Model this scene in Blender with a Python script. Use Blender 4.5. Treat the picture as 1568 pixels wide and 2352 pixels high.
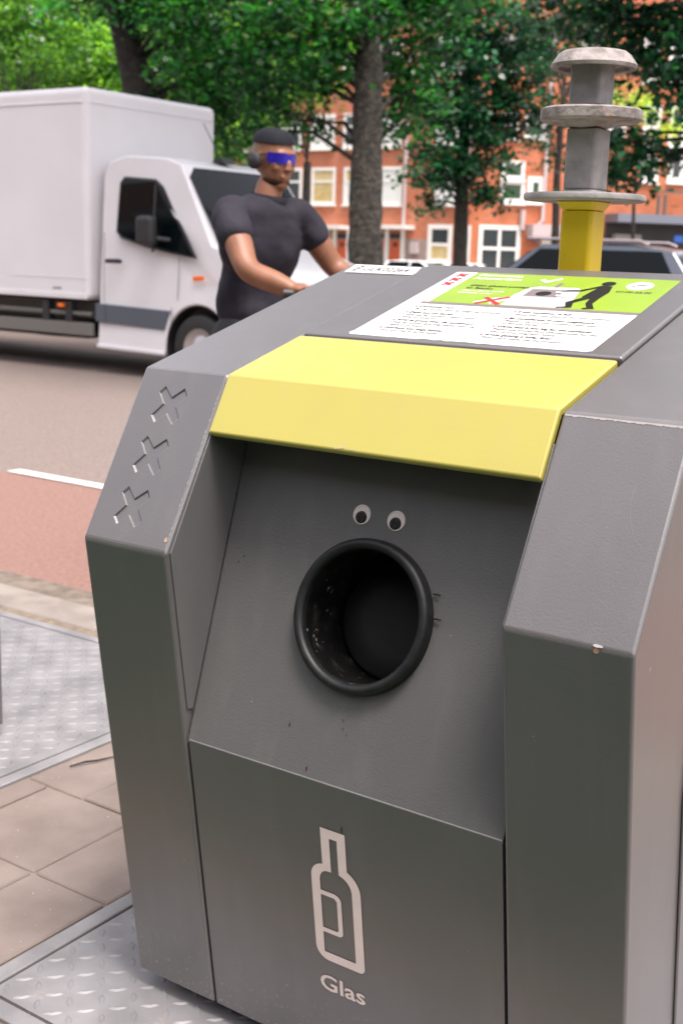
import bpy, bmesh, math, random
import numpy as np
from mathutils import Vector, Matrix
from mathutils.geometry import tessellate_polygon
random.seed(7); RNG = np.random.default_rng(11)
for o in list(bpy.data.objects): bpy.data.objects.remove(o)
SC = bpy.context.scene
COL = SC.collection
rad = math.radians

# ------------------------------------------------------------------ camera
FPX, PITCH, YAW, ROLL = 2827.07, rad(-11.9544), rad(34.2564), rad(1.8284)
CAM = Vector((1.4318, -1.3642, 1.3003))
FWD = Vector((-math.sin(YAW)*math.cos(PITCH), math.cos(YAW)*math.cos(PITCH), math.sin(PITCH)))
_r = Vector((math.cos(YAW), math.sin(YAW), 0)); _u = _r.cross(FWD)
RGT = _r*math.cos(ROLL) + _u*math.sin(ROLL); UPV = -_r*math.sin(ROLL) + _u*math.cos(ROLL)
cd = bpy.data.cameras.new('camera'); cam = bpy.data.objects.new('camera', cd); COL.objects.link(cam)
cam.matrix_world = Matrix(((RGT.x, UPV.x, -FWD.x, CAM.x), (RGT.y, UPV.y, -FWD.y, CAM.y), (RGT.z, UPV.z, -FWD.z, CAM.z), (0, 0, 0, 1)))
cd.sensor_fit = 'HORIZONTAL'; cd.sensor_width = 24; cd.lens = 24*FPX/1568
cd.clip_start = .05; cd.clip_end = 2000
cd.dof.use_dof = True; cd.dof.focus_distance = 1.75; cd.dof.aperture_fstop = 7.2
SC.camera = cam
# ------------------------------------------------------------------ sky, sun, exposure
SUN_AZ, SUN_EL = rad(116), rad(70)      # azimuth from +Y towards +X
w = bpy.data.worlds.new('World'); SC.world = w; w.use_nodes = True
nt = w.node_tree; bg = nt.nodes['Background']
sky = nt.nodes.new('ShaderNodeTexSky'); sky.sky_type = 'NISHITA'; sky.sun_disc = False
sky.sun_elevation = SUN_EL; sky.sun_rotation = SUN_AZ; sky.air_density = 1.0; sky.dust_density = 4.0; sky.ozone_density = 1.0
hz = nt.nodes.new('ShaderNodeHueSaturation'); hz.inputs['Saturation'].default_value = .38   # hazy bright sky, little blue
nt.links.new(sky.outputs[0], hz.inputs['Color']); tn = nt.nodes.new('ShaderNodeMixRGB'); tn.blend_type = 'MULTIPLY'; tn.inputs[0].default_value = 1; tn.inputs[2].default_value = (1, .94, .93, 1)
nt.links.new(hz.outputs[0], tn.inputs[1]); nt.links.new(tn.outputs[0], bg.inputs[0]); bg.inputs[1].default_value = .15
sl = bpy.data.lights.new('sun', 'SUN'); sl.energy = 1.5; sl.angle = rad(16); sl.color = (1, .92, .87)
so = bpy.data.objects.new('sun', sl); COL.objects.link(so); so.location = (6, 0, 12)
sd = Vector((math.sin(SUN_AZ)*math.cos(SUN_EL), math.cos(SUN_AZ)*math.cos(SUN_EL), math.sin(SUN_EL)))
so.rotation_euler = sd.to_track_quat('Z', 'Y').to_euler()
SC.view_settings.view_transform = 'Standard'; SC.view_settings.look = 'None'
SC.view_settings.gamma = 1; SC.view_settings.exposure = 1.42

def at(u, v, d):                       # a point d metres ahead of the lens along the view axis
    return CAM + (FWD + RGT*((u-784)/FPX) - UPV*((v-1176)/FPX))*d

# ------------------------------------------------------------------ helpers
def tag(o, label=None, cat=None, group=None, kind=None):
    if label: o['label'] = label
    if cat: o['category'] = cat
    if group: o['group'] = group
    if kind: o['kind'] = kind
    return o
def empty(name, loc=(0, 0, 0), rz=0, **k):
    o = bpy.data.objects.new(name, None); COL.objects.link(o); o.location = loc; o.rotation_euler = (0, 0, rz)
    o.empty_display_size = .2
    return tag(o, **k)
def copy_tree(o, parent=None):
    c = o.copy(); COL.objects.link(c)
    if parent: c.parent = parent
    for ch in list(o.children): copy_tree(ch, c)
    return c
class MB:
    def __init__(s): s.v = []; s.f = []
    def add(s, vs, fs):
        n = len(s.v); s.v += [tuple(p) for p in vs]; s.f += [tuple(i+n for i in f) for f in fs]; return s
    def box(s, a, b, M=None):
        x0, y0, z0 = a; x1, y1, z1 = b
        vs = [(x0,y0,z0),(x1,y0,z0),(x1,y1,z0),(x0,y1,z0),(x0,y0,z1),(x1,y0,z1),(x1,y1,z1),(x0,y1,z1)]
        if M: vs = [M @ Vector(p) for p in vs]
        return s.add(vs, [(3,2,1,0),(4,5,6,7),(0,1,5,4),(1,2,6,5),(2,3,7,6),(3,0,4,7)])
    def prism(s, poly, lo, hi, f):     # poly in 2D, f(p, h) -> 3D
        n = len(poly); vs = [f(p, lo) for p in poly] + [f(p, hi) for p in poly]
        return s.add(vs, [tuple(range(n-1, -1, -1)), tuple(range(n, 2*n))] + [(i, (i+1) % n, n+(i+1) % n, n+i) for i in range(n)])
    def tube(s, pts, rs, n=8, cap=True):
        pts = [Vector(p) for p in pts]
        if not hasattr(rs, '__len__'): rs = [rs]*len(pts)
        vs = []; ref = None
        for i, p in enumerate(pts):
            d = (pts[min(i+1, len(pts)-1)]-pts[max(i-1, 0)]).normalized()
            if ref is None: ref = d.orthogonal().normalized()
            ref = (ref - d*ref.dot(d)).normalized(); b = d.cross(ref)
            vs += [p + (ref*math.cos(t)+b*math.sin(t))*rs[i] for t in [2*math.pi*k/n for k in range(n)]]
        fs = [(i*n+k, i*n+(k+1) % n, (i+1)*n+(k+1) % n, (i+1)*n+k) for i in range(len(pts)-1) for k in range(n)]
        if cap: fs += [tuple(range(n-1, -1, -1)), tuple(range((len(pts)-1)*n, len(pts)*n))]
        return s.add(vs, fs)
    def lathe(s, prof, o, ax, n=32, cap=False, ph=0, ref=None):   # prof (r, h) about axis ax through o
        ax = Vector(ax).normalized(); a = Vector(ref) if ref else ax.orthogonal().normalized(); b = ax.cross(a); o = Vector(o)
        vs = [o + ax*h + (a*math.cos(t)+b*math.sin(t))*r for r, h in prof for t in [ph+2*math.pi*k/n for k in range(n)]]
        m = len(prof)
        fs = [(i*n+k, i*n+(k+1) % n, (i+1)*n+(k+1) % n, (i+1)*n+k) for i in range(m-1) for k in range(n)]
        if cap: fs += [tuple(range(n-1, -1, -1)), tuple(range((m-1)*n, m*n))]
        return s.add(vs, fs)
    def build(s, name, mat, parent=None, smooth=None, bevel=0, seg=2, org=None, angle=30, **k):
        me = bpy.data.meshes.new(name)
        vs = s.v if org is None else [(Vector(p)-Vector(org)) for p in s.v]
        me.from_pydata([tuple(p) for p in vs], [], s.f)
        bm = bmesh.new(); bm.from_mesh(me); bmesh.ops.recalc_face_normals(bm, faces=bm.faces); bm.to_mesh(me); bm.free()
        o = bpy.data.objects.new(name, me); COL.objects.link(o)
        if org is not None and parent is None: o.location = org
        me.materials.append(mat)
        if parent: o.parent = parent
        if bevel:
            m = o.modifiers.new('b', 'BEVEL'); m.width = bevel; m.segments = seg; m.limit_method = 'ANGLE'; m.angle_limit = rad(angle); m.harden_normals = False
            if smooth is None: smooth = 40
        if bevel: o.modifiers.new('wn', 'WEIGHTED_NORMAL').keep_sharp = True
        if smooth:
            me.polygons.foreach_set('use_smooth', [True]*len(me.polygons)); me.set_sharp_from_angle(angle=rad(smooth))
        return tag(o, **k)

def mat(name, col, rough=.6, metal=0, col2=None, nscale=8, bump=0, bscale=50, spec=.5, coat=0, coat_r=.1, emit=None, alpha=None, trans=0, detail=4, contrast=(.35, .65), bdist=.01):
    m = bpy.data.materials.new(name); m.use_nodes = True; t = m.node_tree; p = t.nodes['Principled BSDF']
    p.inputs['Base Color'].default_value = (*col, 1); p.inputs['Roughness'].default_value = rough; p.inputs['Metallic'].default_value = metal
    p.inputs['Specular IOR Level'].default_value = spec; p.inputs['Coat Weight'].default_value = coat; p.inputs['Coat Roughness'].default_value = coat_r
    p.inputs['Transmission Weight'].default_value = trans
    tc = t.nodes.new('ShaderNodeTexCoord')
    if col2:
        n = t.nodes.new('ShaderNodeTexNoise'); n.inputs['Scale'].default_value = nscale; n.inputs['Detail'].default_value = detail
        r = t.nodes.new('ShaderNodeValToRGB'); r.color_ramp.elements[0].position = contrast[0]; r.color_ramp.elements[1].position = contrast[1]
        r.color_ramp.elements[0].color = (*col, 1); r.color_ramp.elements[1].color = (*col2, 1)
        t.links.new(tc.outputs['Object'], n.inputs['Vector']); t.links.new(n.outputs['Fac'], r.inputs[0]); t.links.new(r.outputs[0], p.inputs['Base Color'])
    if bump:
        n = t.nodes.new('ShaderNodeTexNoise'); n.inputs['Scale'].default_value = bscale; n.inputs['Detail'].default_value = 2
        b = t.nodes.new('ShaderNodeBump'); b.inputs['Strength'].default_value = bump; b.inputs['Distance'].default_value = bdist
        t.links.new(tc.outputs['Object'], n.inputs['Vector']); t.links.new(n.outputs['Fac'], b.inputs['Height']); t.links.new(b.outputs[0], p.inputs['Normal'])
    return m

def speckle(m, col, scale, thr, mask_z=None, noise_amt=1):
    """adds small specks of dirt (their own shape and colour) over the base colour"""
    t = m.node_tree; p = t.nodes['Principled BSDF']; tc = [n for n in t.nodes if n.type == 'TEX_COORD'][0]
    n = t.nodes.new('ShaderNodeTexNoise'); n.inputs['Scale'].default_value = scale; n.inputs['Detail'].default_value = 3; n.inputs['Roughness'].default_value = .7
    r = t.nodes.new('ShaderNodeValToRGB'); r.color_ramp.elements[0].position = thr; r.color_ramp.elements[1].position = thr+.03
    t.links.new(tc.outputs['Object'], n.inputs['Vector']); t.links.new(n.outputs['Fac'], r.inputs[0])
    fac = r.outputs[0]
    if mask_z:
        sp = t.nodes.new('ShaderNodeSeparateXYZ'); t.links.new(tc.outputs['Object'], sp.inputs[0])
        mr = t.nodes.new('ShaderNodeMapRange'); mr.inputs['From Min'].default_value = mask_z[1]; mr.inputs['From Max'].default_value = mask_z[0]
        t.links.new(sp.outputs['Z'], mr.inputs['Value'])
        mu = t.nodes.new('ShaderNodeMath'); mu.operation = 'MULTIPLY'; t.links.new(fac, mu.inputs[0]); t.links.new(mr.outputs[0], mu.inputs[1]); fac = mu.outputs[0]
    mx = t.nodes.new('ShaderNodeMixRGB'); mx.inputs[2].default_value = (*col, 1); t.links.new(fac, mx.inputs[0])
    src = p.inputs['Base Color']
    if src.is_linked: t.links.new(src.links[0].from_socket, mx.inputs[1])
    else: mx.inputs[1].default_value = src.default_value
    t.links.new(mx.outputs[0], src)
    return m

# ------------------------------------------------------------------ materials
M = {}
M['paint'] = mat('grey_paint', (.084, .078, .078), .36, col2=(.098, .091, .091), nscale=3, bump=.35, bscale=330, bdist=.0009, spec=1, coat=.85, coat_r=.30)
speckle(M['paint'], (.30, .28, .26), 55, .735); speckle(M['paint'], (.34, .31, .27), 130, .625, mask_z=(.0, .17))
M['paint_in'] = mat('grey_funnel_paint', (.082, .082, .081), .38, col2=(.096, .096, .095), nscale=3, bump=.4, bscale=330, bdist=.0009, spec=.8, coat=.4, coat_r=.32)
speckle(M['paint_in'], (.30, .28, .26), 45, .74)
def streaks(m, col, amt, sc=(38, 38, 1.3)):
    """faint vertical run marks left by rain"""
    t = m.node_tree; p = t.nodes['Principled BSDF']; tc = [n for n in t.nodes if n.type == 'TEX_COORD'][0]
    mp = t.nodes.new('ShaderNodeMapping'); mp.inputs['Scale'].default_value = sc; n = t.nodes.new('ShaderNodeTexNoise'); n.inputs['Scale'].default_value = 1; n.inputs['Detail'].default_value = 5
    r = t.nodes.new('ShaderNodeValToRGB'); r.color_ramp.elements[0].position = .5; r.color_ramp.elements[1].position = .78; r.color_ramp.elements[1].color = (amt, amt, amt, 1)
    mx = t.nodes.new('ShaderNodeMixRGB'); mx.inputs[2].default_value = (*col, 1)
    t.links.new(tc.outputs['Object'], mp.inputs[0]); t.links.new(mp.outputs[0], n.inputs['Vector']); t.links.new(n.outputs['Fac'], r.inputs[0]); t.links.new(r.outputs[0], mx.inputs[0])
    t.links.new(p.inputs['Base Color'].links[0].from_socket, mx.inputs[1]); t.links.new(mx.outputs[0], p.inputs['Base Color'])
    rr = t.nodes.new('ShaderNodeMapRange'); rr.inputs['To Min'].default_value = p.inputs['Roughness'].default_value-.05; rr.inputs['To Max'].default_value = p.inputs['Roughness'].default_value+.12
    n2 = t.nodes.new('ShaderNodeTexNoise'); n2.inputs['Scale'].default_value = 7; n2.inputs['Detail'].default_value = 6; t.links.new(tc.outputs['Object'], n2.inputs['Vector']); t.links.new(n2.outputs['Fac'], rr.inputs['Value']); t.links.new(rr.outputs[0], p.inputs['Roughness'])
streaks(M['paint'], (.20, .19, .18), .13, (24, 24, .9)); streaks(M['paint_in'], (.20, .19, .18), .16, (24, 24, .9))
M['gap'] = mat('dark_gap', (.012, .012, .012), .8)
M['yellow'] = mat('yellow_paint', (.43, .38, .080), .36, col2=(.405, .352, .072), nscale=4, bump=.12, bscale=260, bdist=.001, coat=.5, coat_r=.25)
speckle(M['yellow'], (.42, .33, .12), 38, .74); streaks(M['yellow'], (.42, .36, .14), .22, (30, 30, 2))
M['yellow_post'] = mat('yellow_post_paint', (.78, .56, .010), .42, col2=(.72, .51, .010), nscale=9, bump=.1, bscale=90, bdist=.001)
speckle(M['yellow_post'], (.12, .09, .03), 70, .71)
M['galv'] = mat('galvanised_casting', (.19, .185, .18), .65, metal=.25, col2=(.31, .295, .285), nscale=28, bump=.5, bscale=120, bdist=.002, contrast=(.3, .7))
M['galv_rust'] = mat('weathered_disc_metal', (.17, .15, .14), .75, metal=.2, col2=(.31, .28, .265), nscale=35, bump=.9, bscale=90, bdist=.003, contrast=(.35, .6))
speckle(M['galv_rust'], (.40, .17, .06), 30, .66)
M['rubber'] = mat('black_plastic', (.005, .006, .007), .50, col2=(.010, .011, .011), nscale=60, bump=.2, bscale=90, bdist=.001, spec=.40)
M['tube_in'] = mat('worn_black_tube', (.004, .004, .004), .33, col2=(.016, .016, .015), nscale=40, bump=.3, bscale=70, bdist=.001, contrast=(.5, .72))
speckle(M['tube_in'], (.11, .095, .08), 48, .64)
M['flap'] = mat('dull_black_flap', (.003, .003, .003), .55, spec=.25, col2=(.006, .006, .005), nscale=25)
M['print'] = mat('pale_pink_print', (.86, .72, .68), .5, col2=(.80, .67, .63), nscale=40)
M['white_vinyl'] = mat('white_vinyl', (.60, .60, .595), .35, col2=(.57, .57, .56), nscale=20)
M['green_vinyl'] = mat('lime_vinyl', (.235, .36, .035), .3, col2=(.215, .33, .035), nscale=15)
M['ink'] = mat('black_ink', (.012, .012, .012), .5, spec=.2); M['ink_soft'] = mat('grey_ink', (.05, .05, .05), .5, spec=.2); M['red'] = mat('red_ink', (.50, .015, .025), .5)
M['mauve'] = mat('mauve_grey_ink', (.16, .13, .135), .5); M['pale_grey'] = mat('pale_grey_ink', (.36, .36, .375), .5)
M['eye_white'] = mat('white_plastic_eye', (.74, .66, .63), .3); M['pupil'] = mat('black_pupil', (.012, .012, .012), .2, coat=.6)
M['rust'] = mat('rusty_chip', (.34, .13, .04), .8, col2=(.52, .40, .30), nscale=220, bump=.5, bscale=200, bdist=.001); M['drop'] = mat('dark_wine_drop', (.06, .015, .03), .3); M['brown'] = mat('brown_speck', (.05, .03, .015), .5)
M['chip'] = mat('bare_primer_chip', (.36, .34, .33), .6); M['scr'] = mat('fine_scratch', (.22, .21, .205), .6)
def tile_mat():
    m = mat('concrete_tile', (.150, .120, .105), .85, col2=(.205, .168, .148), nscale=6, bump=.5, bscale=140, bdist=.002, detail=8)
    speckle(m, (.22, .17, .14), 34, .70); speckle(m, (.50, .44, .38), 90, .70)
    return m
M['tile'] = tile_mat()
M['sand'] = mat('joint_sand', (.14, .105, .075), .95, col2=(.22, .18, .13), nscale=30)
M['kerb'] = mat('concrete_kerb', (.19, .165, .145), .85, col2=(.26, .23, .20), nscale=9, bump=.4, bscale=120, bdist=.002)
M['asphalt'] = mat('asphalt', (.145, .113, .098), .9, col2=(.212, .170, .150), nscale=45, bump=.6, bscale=160, bdist=.004, detail=6)
M['redlane'] = mat('red_asphalt', (.18, .10, .080), .9, col2=(.24, .14, .115), nscale=45, bump=.6, bscale=160, bdist=.004, detail=6)
M['gutter'] = mat('gutter_grime', (.11, .09, .07), .95, col2=(.19, .155, .125), nscale=18)
M['roadpaint'] = mat('worn_white_marking', (.72, .70, .66), .8, col2=(.60, .57, .52), nscale=30)
M['far_ground'] = mat('far_paving', (.22, .19, .17), .95, col2=(.28, .25, .22), nscale=2)
def plate_mat():
    m = mat('galvanised_plate', (.20, .196, .20), .50, metal=.3, col2=(.30, .293, .298), nscale=7, bump=.25, bscale=60, bdist=.001, detail=8)
    speckle(m, (.30, .275, .26), 18, .66); speckle(m, (.25, .19, .14), 75, .71)
    return m
M['plate'] = plate_mat()
M['white_body'] = mat('white_bodywork', (.74, .735, .755), .35, col2=(.70, .695, .715), nscale=1.5, coat=.3)
M['white_box'] = mat('white_box_panel', (.72, .71, .73), .45, col2=(.68, .67, .69), nscale=1.2, bump=.05, bscale=3)
M['trim_grey'] = mat('blue_grey_cladding', (.085, .10, .125), .5); M['black_plastic'] = mat('black_trim', (.02, .02, .022), .5)
M['glass'] = mat('tinted_glass', (.002, .004, .005), .05, spec=.2); M['tyre'] = mat('tyre_rubber', (.018, .018, .018), .8, bump=.3, bscale=60)
M['rim'] = mat('wheel_rim', (.55, .52, .52), .35, metal=.7); M['orange'] = mat('orange_lens', (.85, .16, .01), .25); M['chassis'] = mat('chassis_rail', (.10, .095, .085), .7)
M['alu'] = mat('side_guard_aluminium', (.17, .165, .15), .6, metal=.2)
M['bark'] = mat('bark', (.022, .019, .015), .95, col2=(.070, .062, .050), nscale=9, bump=1, bscale=18, bdist=.05, detail=8, contrast=(.4, .68))
M['bark_dark'] = mat('dark_bark', (.012, .009, .008), .95, col2=(.03, .025, .02), nscale=8, bump=1, bscale=18, bdist=.05, detail=8)
def leaf_mat(name, c1, c2, tr=.42):
    m = bpy.data.materials.new(name); m.use_nodes = True; t = m.node_tree; t.nodes.clear()
    o = t.nodes.new('ShaderNodeOutputMaterial'); g = t.nodes.new('ShaderNodeAttribute'); g.attribute_name = 'tone'; r = t.nodes.new('ShaderNodeValToRGB')
    r.color_ramp.elements[0].color = (*c1, 1); r.color_ramp.elements[1].color = (*c2, 1)
    e = r.color_ramp.elements.new(.62); e.color = (*[a*.62+b*.38 for a, b in zip(c1, c2)], 1)
    t.links.new(g.outputs['Fac'], r.inputs[0])
    d = t.nodes.new('ShaderNodeBsdfPrincipled'); d.inputs['Roughness'].default_value = .34; t.links.new(r.outputs[0], d.inputs['Base Color'])
    tl = t.nodes.new('ShaderNodeBsdfTranslucent'); hs = t.nodes.new('ShaderNodeMixRGB'); hs.blend_type = 'MULTIPLY'; hs.inputs[0].default_value = 1; hs.inputs[2].default_value = (2.2, 1.9, .7, 1)
    t.links.new(r.outputs[0], hs.inputs[1]); t.links.new(hs.outputs[0], tl.inputs[0])
    mx = t.nodes.new('ShaderNodeMixShader'); mx.inputs[0].default_value = tr
    t.links.new(d.outputs[0], mx.inputs[1]); t.links.new(tl.outputs[0], mx.inputs[2]); t.links.new(mx.outputs[0], o.inputs[0])
    return m
M['leaf'] = leaf_mat('elm_leaves', (.002, .024, .009), (.048, .30, .062), .44)
M['leaf_dark'] = leaf_mat('dark_lime_leaves', (.002, .017, .010), (.026, .18, .075), .34)
M['leaf_light'] = leaf_mat('light_leaves', (.012, .075, .012), (.26, .58, .09), .5)
M['leaf_yellow'] = leaf_mat('yellow_green_leaves', (.20, .38, .05), (.48, .62, .14), .5)
def brick_mat(name, a, b):
    m = mat(name, a, .9, col2=b, nscale=1.3, detail=8)
    t = m.node_tree; p = t.nodes['Principled BSDF']; tc = [n for n in t.nodes if n.type == 'TEX_COORD'][0]
    mp = t.nodes.new('ShaderNodeMapping'); mp.inputs['Rotation'].default_value = (rad(90), 0, 0)
    br = t.nodes.new('ShaderNodeTexBrick'); br.inputs['Scale'].default_value = 1; br.inputs['Brick Width'].default_value = .22; br.inputs['Row Height'].default_value = .065
    br.inputs['Mortar Size'].default_value = .006; br.inputs['Color1'].default_value = (1, 1, 1, 1); br.inputs['Color2'].default_value = (.82, .82, .82, 1); br.inputs['Mortar'].default_value = (.75, .78, .8, 1)
    t.links.new(tc.outputs['Object'], mp.inputs[0]); t.links.new(mp.outputs[0], br.inputs[0])
    mx = t.nodes.new('ShaderNodeMixRGB'); mx.blend_type = 'MULTIPLY'; mx.inputs[0].default_value = 1
    t.links.new(p.inputs['Base Color'].links[0].from_socket, mx.inputs[1]); t.links.new(br.outputs[0], mx.inputs[2]); t.links.new(mx.outputs[0], p.inputs['Base Color'])
    return m
M['brick'] = brick_mat('orange_brick', (.50, .165, .085), (.58, .22, .13)); M['brick2'] = brick_mat('red_brick', (.48, .145, .065), (.56, .20, .10))
M['plinth'] = mat('grey_stone_plinth', (.28, .22, .20), .9, col2=(.34, .27, .24), nscale=4)
M['win_white'] = mat('white_window_paint', (.80, .79, .75), .5); M['win_glass'] = mat('window_glass', (.03, .04, .045), .06, spec=.8)
M['win_green'] = mat('mirroring_glass', (.02, .06, .025), .05, spec=.9); M['curtain'] = mat('ochre_curtain', (.50, .37, .13), .8, col2=(.60, .50, .28), nscale=3)
M['blind'] = mat('white_blind', (.70, .72, .70), .7); M['door_red'] = mat('orange_red_door', (.55, .10, .03), .5); M['pipe'] = mat('drain_pipe', (.50, .42, .42), .5)
M['roof'] = mat('roof_tiles', (.16, .07, .045), .8); M['awning'] = mat('blue_grey_fascia', (.16, .18, .22), .6); M['dark_shop'] = mat('dark_shopfront', (.02, .018, .018), .4)
M['blue_sign'] = mat('blue_sign', (.03, .14, .55), .5); M['concrete_sign'] = mat('grey_sign_board', (.30, .27, .26), .7)
M['carblue'] = mat('grey_blue_car_paint', (.11, .125, .16), .25, metal=.35, coat=.8); M['carwhite'] = mat('white_car_paint', (.74, .73, .74), .3, coat=.6)
M['railmetal'] = mat('polished_rail', (.55, .48, .50), .3, metal=.6)

# ------------------------------------------------------------------ ground, road, pavement
GZ = -.035; RZ = -.095
MB().add([(-400, -400, -.14), (400, -400, -.14), (400, 400, -.14), (-400, 400, -.14)], [(0, 1, 2, 3)]).build('ground', M['far_ground'], kind='structure')
MB().add([(-120, 1.80, RZ), (120, 1.80, RZ), (120, 17.5, RZ), (-120, 17.5, RZ)], [(0, 1, 2, 3)]).build('road', M['asphalt'], kind='structure')
MB().add([(-120, 2.05, RZ+.004), (120, 2.05, RZ+.004), (120, 3.62, RZ+.004), (-120, 3.62, RZ+.004)], [(0, 1, 2, 3)]).build('cycle_path', M['redlane'], kind='structure')
MB().add([(-120, 1.795, RZ+.006), (120, 1.795, RZ+.006), (120, 2.06, RZ+.006), (-120, 2.06, RZ+.006)], [(0, 1, 2, 3)]).build('gutter', M['gutter'], kind='structure')
mk = MB()
for k in range(-12, 8):
    x = -4.47 + k*4.0
    vs = []
    for i in range(13):
        xx = x+2.2*i/12
        vs += [(xx, 3.635+random.uniform(-.004, .004), RZ+.008), (xx, 3.735+random.uniform(-.004, .004), RZ+.008)]
    mk.add(vs, [(2*i, 2*i+2, 2*i+3, 2*i+1) for i in range(12)])
mk.build('road_marking', M['roadpaint'], kind='structure')
MB().box((-120, 17.5, -.13), (120, 40, .02)).build('far_pavement', M['far_ground'], kind='structure')
# pavement slab (sandy bedding) + concrete tiles laid in running bond
MB().box((-40, -12, -.12), (40, 1.70, GZ-.007)).build('pavement_bedding', M['sand'], kind='structure')
MB().box((-40, -10.4, -.12), (40, -.24, GZ-.001)).build('side_path', mat('dark_asphalt_path', (.014, .034, .017), .95, col2=(.024, .052, .026), nscale=30, bump=.5, bscale=140, bdist=.003), kind='structure')  # unseen dark green ground, added to cut and tint bounce on the container
tl = MB(); rows = []
TW = .302; TH = .320
for j in range(0, 5):
    y0 = .293 + (j-1)*TH; y1 = y0+TH
    off = -.474 if j in (0, 1) else (-.474-.185 if j % 2 == 0 else -.474)
    for i in range(-22, 26):
        x0 = off + i*TW; x1 = x0+TW
        if y1 > 1.585 or (x1 > -.24 and x0 < 1.32 and y1 > -.10) or (x0 < -.86 and x1 > -3.4 and y1 > -.10):
            # clip tiles against the two metal platforms
            a0, a1 = x0, x1
            if y1 > 1.585 and y0 < 1.5: pass
            if x0 < -.86 < x1: a0 = -.857
            elif x0 < -.25 < x1 and y1 > -.10: a1 = -.253
            elif y0 >= 1.5 or y1 > 1.60: continue
            elif y1 > -.10 and y0 < -.10 and not (x0 > -.86 and x1 < -.25): y1c = -.105; tl.box((x0+.003, y0+.003, -.10), (x1-.003, y1c, GZ+random.uniform(-.002, .001))); continue
            elif (x0 > -.86 and x1 < -.25): pass
            else: continue
            if a1-a0 < .04: continue
            tl.box((a0+.003, y0+.003, -.10), (a1-.003, min(y1, 1.585)-.003, GZ+random.uniform(-.002, .001)))
        else:
            tl.box((x0+.003, y0+.003, -.10), (x1-.003, y1-.003, GZ+random.uniform(-.002, .001)))
tl.build('pavement', M['tile'], bevel=.004, seg=1, kind='structure')
kb = MB()
for i in range(-14, 12):
    kb.box((-2.62+i*1.0+.004, 1.585, -.13), (-2.62+(i+1)*1.0-.004, 1.792, GZ+.002))
kb.build('kerb', M['kerb'], bevel=.012, seg=2, kind='structure')

def lens_plate(x0, x1, y0, y1, z, pitch=.040):
    mb = MB(); mb.box((x0, y0, -.10), (x1, y1, z))
    nx = int((x1-x0)/pitch); ny = int((y1-y0)/pitch)
    for i in range(nx):
        for j in range(ny):
            cx = x0+(i+.5)*pitch; cy = y0+(j+.5)*pitch; ang = rad((45 if (i+j) % 2 else 135)+random.uniform(-4, 4))
            ca, sa = math.cos(ang), math.sin(ang); L = .0190; Wd = .0072; h = .0023
            pr = [(-L, 0), (-L*.5, Wd*.72), (0, Wd), (L*.5, Wd*.72), (L, 0), (L*.5, -Wd*.72), (0, -Wd), (-L*.5, -Wd*.72)]
            top = [(-L*.5, 0), (0, Wd*.35), (L*.5, 0), (0, -Wd*.35)]
            vs = [(cx+a*ca-b*sa, cy+a*sa+b*ca, z-.0002) for a, b in pr] + [(cx+a*ca-b*sa, cy+a*sa+b*ca, z+h) for a, b in top]
            mb.add(vs, [(0, 1, 8), (1, 2, 9, 8), (2, 3, 10, 9), (3, 4, 10), (4, 5, 10), (5, 6, 11, 10), (6, 7, 8, 11), (7, 0, 8), (8, 9, 10, 11)])
    return mb
def platform(org, x0, x1, y0, y1, label):
    r = empty('steel_platform', (org[0], org[1], GZ), label=label, cat='platform', group='diamond-plate steel platforms under the containers')
    O = Vector((org[0], org[1], GZ))
    lens_plate(x0+.045, x1-.045, y0+.045, y1-.045, GZ+.001).build('diamond_plate', M['plate'], r, smooth=25, org=O)
    f = MB()
    f.box((x0, y0, -.09), (x1, y0+.038, GZ+.003)); f.box((x0, y1-.038, -.09), (x1, y1, GZ+.003))
    f.box((x0, y0+.0385, -.09), (x0+.038, y1-.0385, GZ+.003)); f.box((x1-.038, y0+.0385, -.09), (x1, y1-.0385, GZ+.003))
    f.build('edge_frame', M['plate'], r, bevel=.003, org=O)
    g = MB().box((x0+.036, y0+.036, -.088), (x1-.036, y1-.036, GZ-.012)); g.build('dark_joint', M['gap'], r, org=O)
    return r
platform((.47, .7), -.245, 1.30, -.095, 1.49, 'shiny metal diamond-plate platform under the nearest grey container')
platform((-1.6, .7), -3.30, -.862, -.095, 1.535, 'wide metal diamond-plate platform left of the nearest container, beyond paving tiles')
# a tuft of weed in the kerb joint
def tuft(c, n, h, label):
    mb = MB()
    for i in range(n):
        a = random.uniform(0, 6.28); l = random.uniform(.4, 1)*h; px = c[0]+random.uniform(-.09, .09); py = c[1]+random.uniform(-.012, .012)
        dx, dy = math.cos(a)*.003, math.sin(a)*.003; tx, ty = random.uniform(-.6, .6)*l, random.uniform(-.6, .6)*l
        mb.add([(px-dx, py-dy, c[2]), (px+dx, py+dy, c[2]), (px+tx*.5, py+ty*.5, c[2]+l*.6), (px+tx, py+ty, c[2]+l)], [(0, 1, 2), (0, 2, 3)])
    mb.build('grass_tuft', M['leaf_yellow'], org=c, label=label, cat='weed')
tuft((-1.93, 1.80, RZ+.006), 60, .05, 'small bright green weed tuft growing at the kerb edge')

MB().tube([(-.815, .72, GZ+.004), (-.80, .76, GZ+.007), (-.785, .79, GZ+.005), (-.77, .84, GZ+.004)], [.002, .0028, .0024, .0015], 6).build('twig', M['bark_dark'], org=(-.8, .76, GZ), smooth=60, label='short dark twig lying along the edge of the wide metal platform', cat='twig')
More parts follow.
